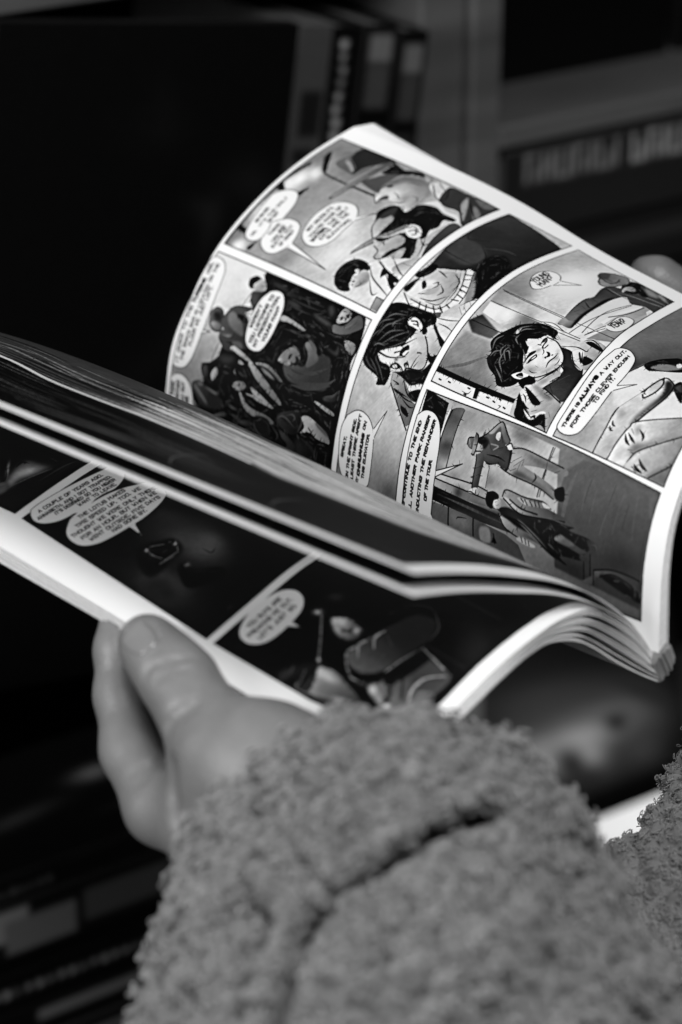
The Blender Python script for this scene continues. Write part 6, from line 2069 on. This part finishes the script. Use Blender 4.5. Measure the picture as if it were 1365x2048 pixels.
# ------------------------------------------------------------------ the bookcase behind, seen far out of focus
SA = math.radians(35)
ES, EZ, EQ = np.array([math.cos(SA), math.sin(SA), 0]), np.array([0, 0, 1.0]), np.array([-math.sin(SA), math.cos(SA), 0])
SP0 = np.array((0.00000,1.22352,0.87947))
def at(s, z, q): return SP0 + ES * s + EZ * z + EQ * q
class Boxes:
    def __init__(self): self.v, self.f, self.m, self.uv = [], [], [], []
    def add(self, o, a, b, c, ra, rb, rc, bevel=0.0012, face=None):
        """bevelled block spanning ranges ra, rb, rc along axes a, b, c from o; face = (axis 'a'|'b'|'c', end 0|1, material) carries a print"""
        k = len(self.v)
        R = (ra, rb, rc); X = (a, b, c)
        bv = min(bevel, *[abs(r[1] - r[0]) * 0.3 for r in R])
        idx = {}
        for i in range(3):
            j, l = (i + 1) % 3, (i + 2) % 3
            for e in (0, 1):
                sgn = 1 if e else -1
                for ej in (0, 1):
                    for el in (0, 1):
                        p = np.array(o, float) + X[i] * R[i][e] + X[j] * (R[j][ej] + (bv if ej == 0 else -bv)) + X[l] * (R[l][el] + (bv if el == 0 else -bv))
                        idx[(i, e, ej, el)] = len(self.v); self.v.append(p); self.uv.append((ej, el))
        for i in range(3):
            j, l = (i + 1) % 3, (i + 2) % 3
            for e in (0, 1):
                q = [idx[(i, e, 0, 0)], idx[(i, e, 1, 0)], idx[(i, e, 1, 1)], idx[(i, e, 0, 1)]]
                self.f.append(q if e else q[::-1])
                self.m.append(face[2] if face and face[0] == 'abc'[i] and face[1] == e else 0)
            # bevels between face i and face j
            for e in (0, 1):
                for g in (0, 1):
                    # edge shared by face (i,e) and face (j,g), running along l
                    q = [idx[(i, e, g, 0)], idx[(i, e, g, 1)], idx[(j, g, 1, e)], idx[(j, g, 0, e)]]
                    self.f.append(q if e == g else q[::-1]); self.m.append(0)
        for ea in (0, 1):
            for eb in (0, 1):
                for ec in (0, 1):
                    q = [idx[(0, ea, eb, ec)], idx[(1, eb, ec, ea)], idx[(2, ec, ea, eb)]]
                    self.f.append(q if (ea + eb + ec) % 2 else q[::-1]); self.m.append(0)
        return self
    def build(self, name, mats, parent): return mesh_obj(name, self.v, self.f, mats, parent, False, self.m, self.uv)

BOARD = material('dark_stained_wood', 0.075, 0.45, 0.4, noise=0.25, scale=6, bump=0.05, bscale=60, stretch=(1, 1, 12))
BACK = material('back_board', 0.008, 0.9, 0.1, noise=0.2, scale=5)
BLACK_CARD = material('black_card', 0.007, 0.5, 0.15, noise=0.3, scale=30)
DARK_CARD = material('dark_card', 0.022, 0.5, 0.4, noise=0.3, scale=24)
GREY_CARD = material('grey_card', 0.07, 0.5, 0.4, noise=0.25, scale=24)
WHITE_CARD = material('white_card', 0.78, 0.5, 0.4, noise=0.03, scale=24)
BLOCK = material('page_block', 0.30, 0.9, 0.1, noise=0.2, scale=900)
BLOCK_DARK = material('page_block_dark', 0.10, 0.9, 0.1, noise=0.2, scale=900)  # darker tone of the page block, for most background books

case = empty('bookcase', tuple(at(0.08, -0.879, 0)))
tag(case, 'dark wooden bookcase out of focus behind the comic', 'bookcase')
def board(name, s0, s1, z0, z1, q0, q1, m): return Boxes().add(SP0, ES, EZ, EQ, (s0, s1), (z0, z1), (q0, q1)).build(name, m, case)
board('upright', 0.086, 0.106, -0.8785, 0.62, 0.0, 0.26, BOARD)
board('upright', 0.054, 0.0835, -0.8785, 0.62, 0.004, 0.26, BOARD)
for z in (-0.045, 0.305): board('shelf', -0.62, 0.0537, z, z + 0.016, 0.0, 0.255, BOARD)
for z in (-0.06, 0.1905): board('shelf', 0.1063, 0.75, z, z + 0.0125, 0.0, 0.255, BOARD)
board('shelf', -0.62, 0.0537, -0.42, -0.404, 0.0, 0.255, BOARD)
board('shelf', 0.1063, 0.75, -0.372, -0.3555, 0.0, 0.255, BOARD)
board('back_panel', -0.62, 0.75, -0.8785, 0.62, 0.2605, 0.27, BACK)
board('upright', 0.752, 0.772, -0.8785, 0.62, 0.0, 0.26, BOARD)
board('upright', -0.642, -0.622, -0.8785, 0.62, 0.0, 0.26, BOARD)

# flat prints on spines and covers (marks too blurred in the photograph to read)
def spine_print(name, w, h, ground, marks, seed, rough=0.4):
    s = Sheet(w, h, seed); s.S = 0.25; s.w, s.h = max(4, int(w * .25)), max(4, int(h * .25)); s.a = np.full((s.h, s.w), ground, np.float32)
    for g, x0, y0, x1, y1 in marks: s.fill(g, [x0, y0, x1, y0, x1, y1, x0, y1], 0, 14)
    return s
def dashes(x0, x1, y0, y1, n, g, rng):
    out = []
    for k in range(n):
        a = y0 + (y1 - y0) * k / n; b = a + (y1 - y0) / n * 0.62
        out += [(g, x0, a, x1, a + (b - a) * .3), (g, x0 + (x1 - x0) * rng.random() * .5, a, x0 + (x1 - x0) * (.6 + .3 * rng.random()), b)]
    return out
def book(name_, label, cat, o, et, eh, ed, T, H, Dp, card, spine=None, front=None, block=None, group=None):
    """a bound book: spine at d=0, boards either side, page block inside; et, eh, ed = thickness, height and depth directions"""
    root = empty(name_, tuple(o))
    tag(root, label, cat, group)
    t = 0.0012
    c = Boxes()
    c.add(o, et, eh, ed, (0, T), (0, H), (0, t), 0.0005, ('c', 0, 1 if spine else 0))
    c.add(o, et, eh, ed, (0, t), (0, H), (t + 0.0001, Dp), 0.0004, ('a', 0, 2 if front else 0))
    c.add(o, et, eh, ed, (T - t, T), (0, H), (t + 0.0001, Dp), 0.0004)
    c.build('cover', [card, spine or card, front or card], root)
    Boxes().add(o, et, eh, ed, (t + 0.0001, T - t - 0.0001), (0.002, H - 0.002), (t + 0.0002, Dp - 0.002), 0.0006).build('pages', block or BLOCK_DARK, root)
    return root
rg = np.random.default_rng(5)
def lean(deg):
    a = math.radians(deg)
    return ES * math.cos(a) - EZ * math.sin(a), EZ * math.cos(a) + ES * math.sin(a)
def sm(n, w, h, ground, marks, seed): return spine_print(n, w, h, ground, marks, seed).material(n, 0.4)
# Sheet rows run from the head (y=0) down; u = thickness, v = height
L8s, L8z = lean(8.1)
# left bay: a big dark comic shown face out, then spines leaning to the right
g = spine_print('dark_cover_print', 1700, 2600, .05, [], 3)
for k in range(26): g.blob(rg.uniform(900, 1650), rg.uniform(300, 2300), rg.uniform(60, 260), rg.uniform(-60, 60), rg.uniform(-60, 60), rg.uniform(40, 160), rg.choice([5, 9, 15, 20]), .5)
def face_cover(name_, label, s, z, q, w, h, T, sheetobj, card, deg, tilt=0.0, cat='comic book'):
    a, b = lean(deg)
    eq = EQ * math.cos(tilt) - EZ * math.sin(tilt); eh = b * math.cos(tilt) + EQ * math.sin(tilt)
    # thickness runs into the shelf, the printed board faces out
    m = sheetobj.material(name_ + '_print', 0.4)
    root = empty(name_, tuple(at(s, z, q))); tag(root, label, cat)
    o = at(s, z, q)
    c = Boxes(); c.add(o, a, eh, eq, (0, w), (0, h), (0, 0.0012), 0.0004, ('c', 0, 1)); c.add(o, a, eh, eq, (0, w), (0, h), (T - 0.0012, T), 0.0004); c.add(o, a, eh, eq, (-0.0012, -0.0001), (0, h), (0, T), 0.0003)
    c.build('cover', [card, m], root)
    Boxes().add(o, a, eh, eq, (0.0002, w - 0.002), (0.002, h - 0.002), (0.0014, T - 0.0014), 0.0005).build('pages', BLOCK_DARK, root)
    return root
face_cover('comic_book', 'large almost black comic shown face out at upper left', -0.252, -0.0285, -0.02, 0.168, 0.340, 0.008, g, BLACK_CARD, 8)
B = lambda s: at(s, -0.0285 + 0.003, -0.006)
xs = -0.0535
book('book', 'grey spine with dark block title, leftmost of the leaning books', 'book', B(-0.0726), L8s, L8z, EQ, 0.0207, 0.3085, 0.16, GREY_CARD,
     sm('grey_spine_print', 235, 3000, .28, [(12, 60, 330, 210, 560), (12, 40, 620, 190, 700), (12, 60, 760, 120, 900), (12, 40, 960, 200, 1060), (16, 60, 1150, 180, 1500)], 21), group='books leaning in the left bay')
book('book', 'black spine with a long line of small white lettering', 'book', B(-0.0517), L8s, L8z, EQ, 0.0162, 0.3045, 0.17, BLACK_CARD,
     sm('black_spine_print', 185, 2970, .04, dashes(55, 135, 70, 860, 12, 74, rg), 22), group='books leaning in the left bay')
book('book', 'black spine with a pale block at its head and short white lettering', 'book', B(-0.0307), L8s, L8z, EQ, 0.0205, 0.3025, 0.17, BLACK_CARD,
     sm('pale_head_spine_print', 215, 2910, .04, [(42, 30, 40, 195, 190), (26, 30, 190, 195, 420), (14, 30, 500, 180, 700)] + dashes(70, 150, 830, 1300, 7, 84, rg), 23), group='books leaning in the left bay')
book('book', 'narrow black spine beside the upright, pale block and white lettering', 'book', B(-0.0069), L8s, L8z, EQ, 0.0176, 0.296, 0.17, BLACK_CARD,
     sm('narrow_spine_print', 185, 2880, .04, [(40, 25, 60, 165, 220), (24, 25, 220, 165, 460), (16, 25, 520, 165, 700)] + dashes(55, 125, 870, 1350, 7, 84, rg), 24), group='books leaning in the left bay')
# right bay, upper: black covers face out; lower: a lying stack whose top spine carries big pale letters
g = spine_print('x', 1700, 2600, .05, [], 4)
face_cover('comic_book', 'black comic shown face out above the pale shelf edge', 0.118, 0.2035, 0.07, 0.172, 0.26, 0.008, g, BLACK_CARD, 0)
g = spine_print('x', 1700, 2600, .04, [], 5)
face_cover('comic_book', 'black comic standing to the right, partly out of frame', 0.300, 0.2035, 0.07, 0.172, 0.262, 0.008, g, BLACK_CARD, 0)
mk = []
x = 140
for k, wd in enumerate((96, 84, 100, 92, 30, 104, 40, 0, 96, 90, 30, 110, 120, 100, 92, 96)):
    gg = 58 + 18 * (k > 7)
    if wd: mk += [(gg, x, 22, x + 24, 195)] + ([(gg, x + wd - 24, 22 + rg.choice([0, 60]), x + wd, 195), (gg * .8, x, (22, 95, 172)[k % 3], x + wd, (46, 119, 196)[k % 3])] if wd > 60 else [])
    x += wd + 26 if wd else 60
mk = [(g_, b_, a, d_, c_) for g_, a, b_, c_, d_ in mk]
def lying(label, s, z, q, T, H, Dp, card, marks, ground, seed, block=None, name_='book'):
    # lying flat, spine towards the viewer; thickness downwards so that print row 0 is at the left
    m = sm('lying_spine_print', T * 1e4, H * 1e4, ground, marks, seed)
    return book(name_, label, 'book', at(s + H, z + T, q), -EZ, -ES, EQ, T, H, Dp, card, m, None, block, 'books lying in stacks')
z = -0.0472
for T, lab, c, gr in ((.031, 'thick dark book at the bottom of the right stack', BLACK_CARD, .06), (.028, 'dark book second from the bottom of the right stack', DARK_CARD, .08), (.034, 'thick black book third in the right stack', BLACK_CARD, .05), (.024, 'thin dark book fourth in the right stack', DARK_CARD, .10), (.03, 'dark book fifth in the right stack', BLACK_CARD, .09), (.037, 'wide dark book just under the lettered spine', DARK_CARD, .10)):
    lying(lab, 0.116 + rg.uniform(-.004, .004), z, rg.uniform(.004, .012), T, 0.262, 0.18, c, [(16, T * 1e4 * .35, 300, T * 1e4 * .6, 1500)] if gr > .08 else [], gr, int(T * 1e4))
    z += T + .0002
lying('dark spine with large pale capitals, topmost of the right stack', 0.111, z, 0.001, 0.1862 - z, 0.262, 0.17, DARK_CARD, mk, .13, 77)
# right bay, lower shelf: a cover with a large pale face, and a white magazine in front
g = spine_print('x', 2600, 2100, .03, [], 6)
b = g.blob
b(1735, 975, 733, 378, -26, 326, 26, 1.00); b(1509, 675, 483, 174, 7, 157, 20, 0.80); b(2181, 1174, 274, 285, -135, 184, 29, 0.80); b(1709, 1112, 455, 136, 16, 142, 60, 0.95); b(1794, 1318, 112, 195, -117, 50, 65, 0.90); b(1459, 1122, 203, 266, -79, 70, 58, 0.95); b(1653, 1289, 62, 148, -85, 13, 6, 0.95); b(1722, 1478, 217, 16, 37, 133, 4, 0.90); b(2040, 1179, 91, 57, -13, 73, 7, 0.95); b(1992, 1048, 231, 102, 0, 55, 37, 0.70); b(2231, 1494, 103, 174, -150, 63, 22, 0.80); b(1188, 868, 123, 133, -57, 75, 33, 0.70); b(2261, 1081, 230, 259, -25, 28, 10, 0.60); b(1058, 550, 173, 109, -29, 137, 10, 0.70)
face_cover('magazine', 'magazine with a large pale face on its cover, behind the book spine', 0.045, -0.355, 0.01, 0.265, 0.215, 0.006, g, BLACK_CARD, -14, 0.0, 'magazine')
for k, (s, z0, T, H, Dp, lab) in enumerate([(0.07, -0.282, 0.012, 0.22, 0.115, 'white magazine lying low between the two sleeves')]):
    book('magazine', lab, 'magazine', at(s + H, z0 + T, -0.12), -EZ, -ES, EQ, T, H, Dp, WHITE_CARD, None, None, BLOCK)
bench = empty('bench', tuple(at(0.3, -0.879, -0.1)))
tag(bench, 'low dark bench under the white magazine at lower right', 'bench')
Boxes().add(SP0, ES, EZ, EQ, (0.055, 0.60), (-0.304, -0.2824), (-0.20, -0.004)).build('seat', BOARD, bench)
for s in (0.06, 0.565):
    for q in (-0.195, -0.04): Boxes().add(SP0, ES, EZ, EQ, (s, s + .03), (-0.8785, -0.3042), (q, q + .03)).build('leg', BOARD, bench)
# left, lower: magazines piled on a low display table in front of the case
table = empty('display_table', tuple(at(-0.3, -0.879, -0.16)))
tag(table, 'low dark display table under the magazine pile at lower left', 'table')
Boxes().add(SP0, ES, EZ, EQ, (-0.75, 0.05), (-0.227, -0.205), (-0.32, -0.004)).build('tabletop', BOARD, table)
for s in (-0.73, 0.01):
    for q in (-0.30, -0.05): Boxes().add(SP0, ES, EZ, EQ, (s, s + .03), (-0.8785, -0.2272), (q, q + .03)).build('leg', BOARD, table)
stk = [(.0235, 'dark magazine at the bottom of the left pile', .10, [(52, 60, 300, 120, 1900)], DARK_CARD),
       (.0195, 'magazine second from the bottom of the left pile, grey band', .08, [(58, 40, 700, 110, 2100)], BLACK_CARD),
       (.0215, 'black magazine with a row of small grey lettering along its edge', .05, dashes(70, 140, 200, 2300, 34, 78, rg), BLACK_CARD),
       (.0115, 'thin black magazine under the pale one', .05, [], BLACK_CARD),
       (.030, 'thick magazine with a pale grey patch on its spine', .10, [(66, 20, 0, 210, 700), (52, 90, 560, 290, 960), (36, 60, 1000, 250, 1500)], DARK_CARD),
       (.0135, 'thin dark magazine near the top of the left pile, faint lettering', .12, dashes(40, 100, 100, 900, 16, 62, rg), DARK_CARD)]
z = -0.2048
for k, (T, lab, gr, mks, c) in enumerate(stk):
    lying(lab, -0.335 + rg.uniform(-.008, .008), z, -0.105 + rg.uniform(-.003, .003), T, 0.255, 0.098, c, mks, gr, 90 + k, None, 'magazine')
    z += T + .0002
g = spine_print('x', 2600, 1700, .06, [], 8)
for x, y, ux, uy, vx, vy, gg, al in ((700, 900, 260, 160, -60, 90, 52, .9), (1150, 700, 150, 60, -60, 120, 50, .9), (400, 1200, 200, 30, -30, 200, 34, .8), (1700, 1000, 300, 100, -80, 100, 26, .8), (900, 1250, 320, 40, -30, 60, 40, .6), (250, 500, 160, 60, -60, 160, 26, .8)): g.blob(x, y, ux, uy, vx, vy, gg, al)
m = g.material('pile_top_print', 0.4)
top = book('magazine', 'topmost magazine of the left pile, dark cover with grey shapes', 'magazine', at(-0.335 + .26, z + .006, -0.11), -EZ, -ES, EQ, .006, .26, .102, BLACK_CARD, None, m)
# the floor and the wall behind
floor = Boxes().add(SP0, ES, EZ, EQ, (-3, 3), (-0.88, -0.8795), (-3, 1.2), 0.0001).build('floor', material('dark_floor', 0.05, 0.5, 0.3, noise=0.2, scale=3), None)
floor['kind'] = 'structure'
wall = Boxes().add(SP0, ES, EZ, EQ, (-3, 3), (-0.8794, 1.6), (0.60, 0.62), 0.0001).build('wall', material('dark_wall', 0.03, 0.8, 0.2, noise=0.2, scale=2), None)
wall['kind'] = 'structure'
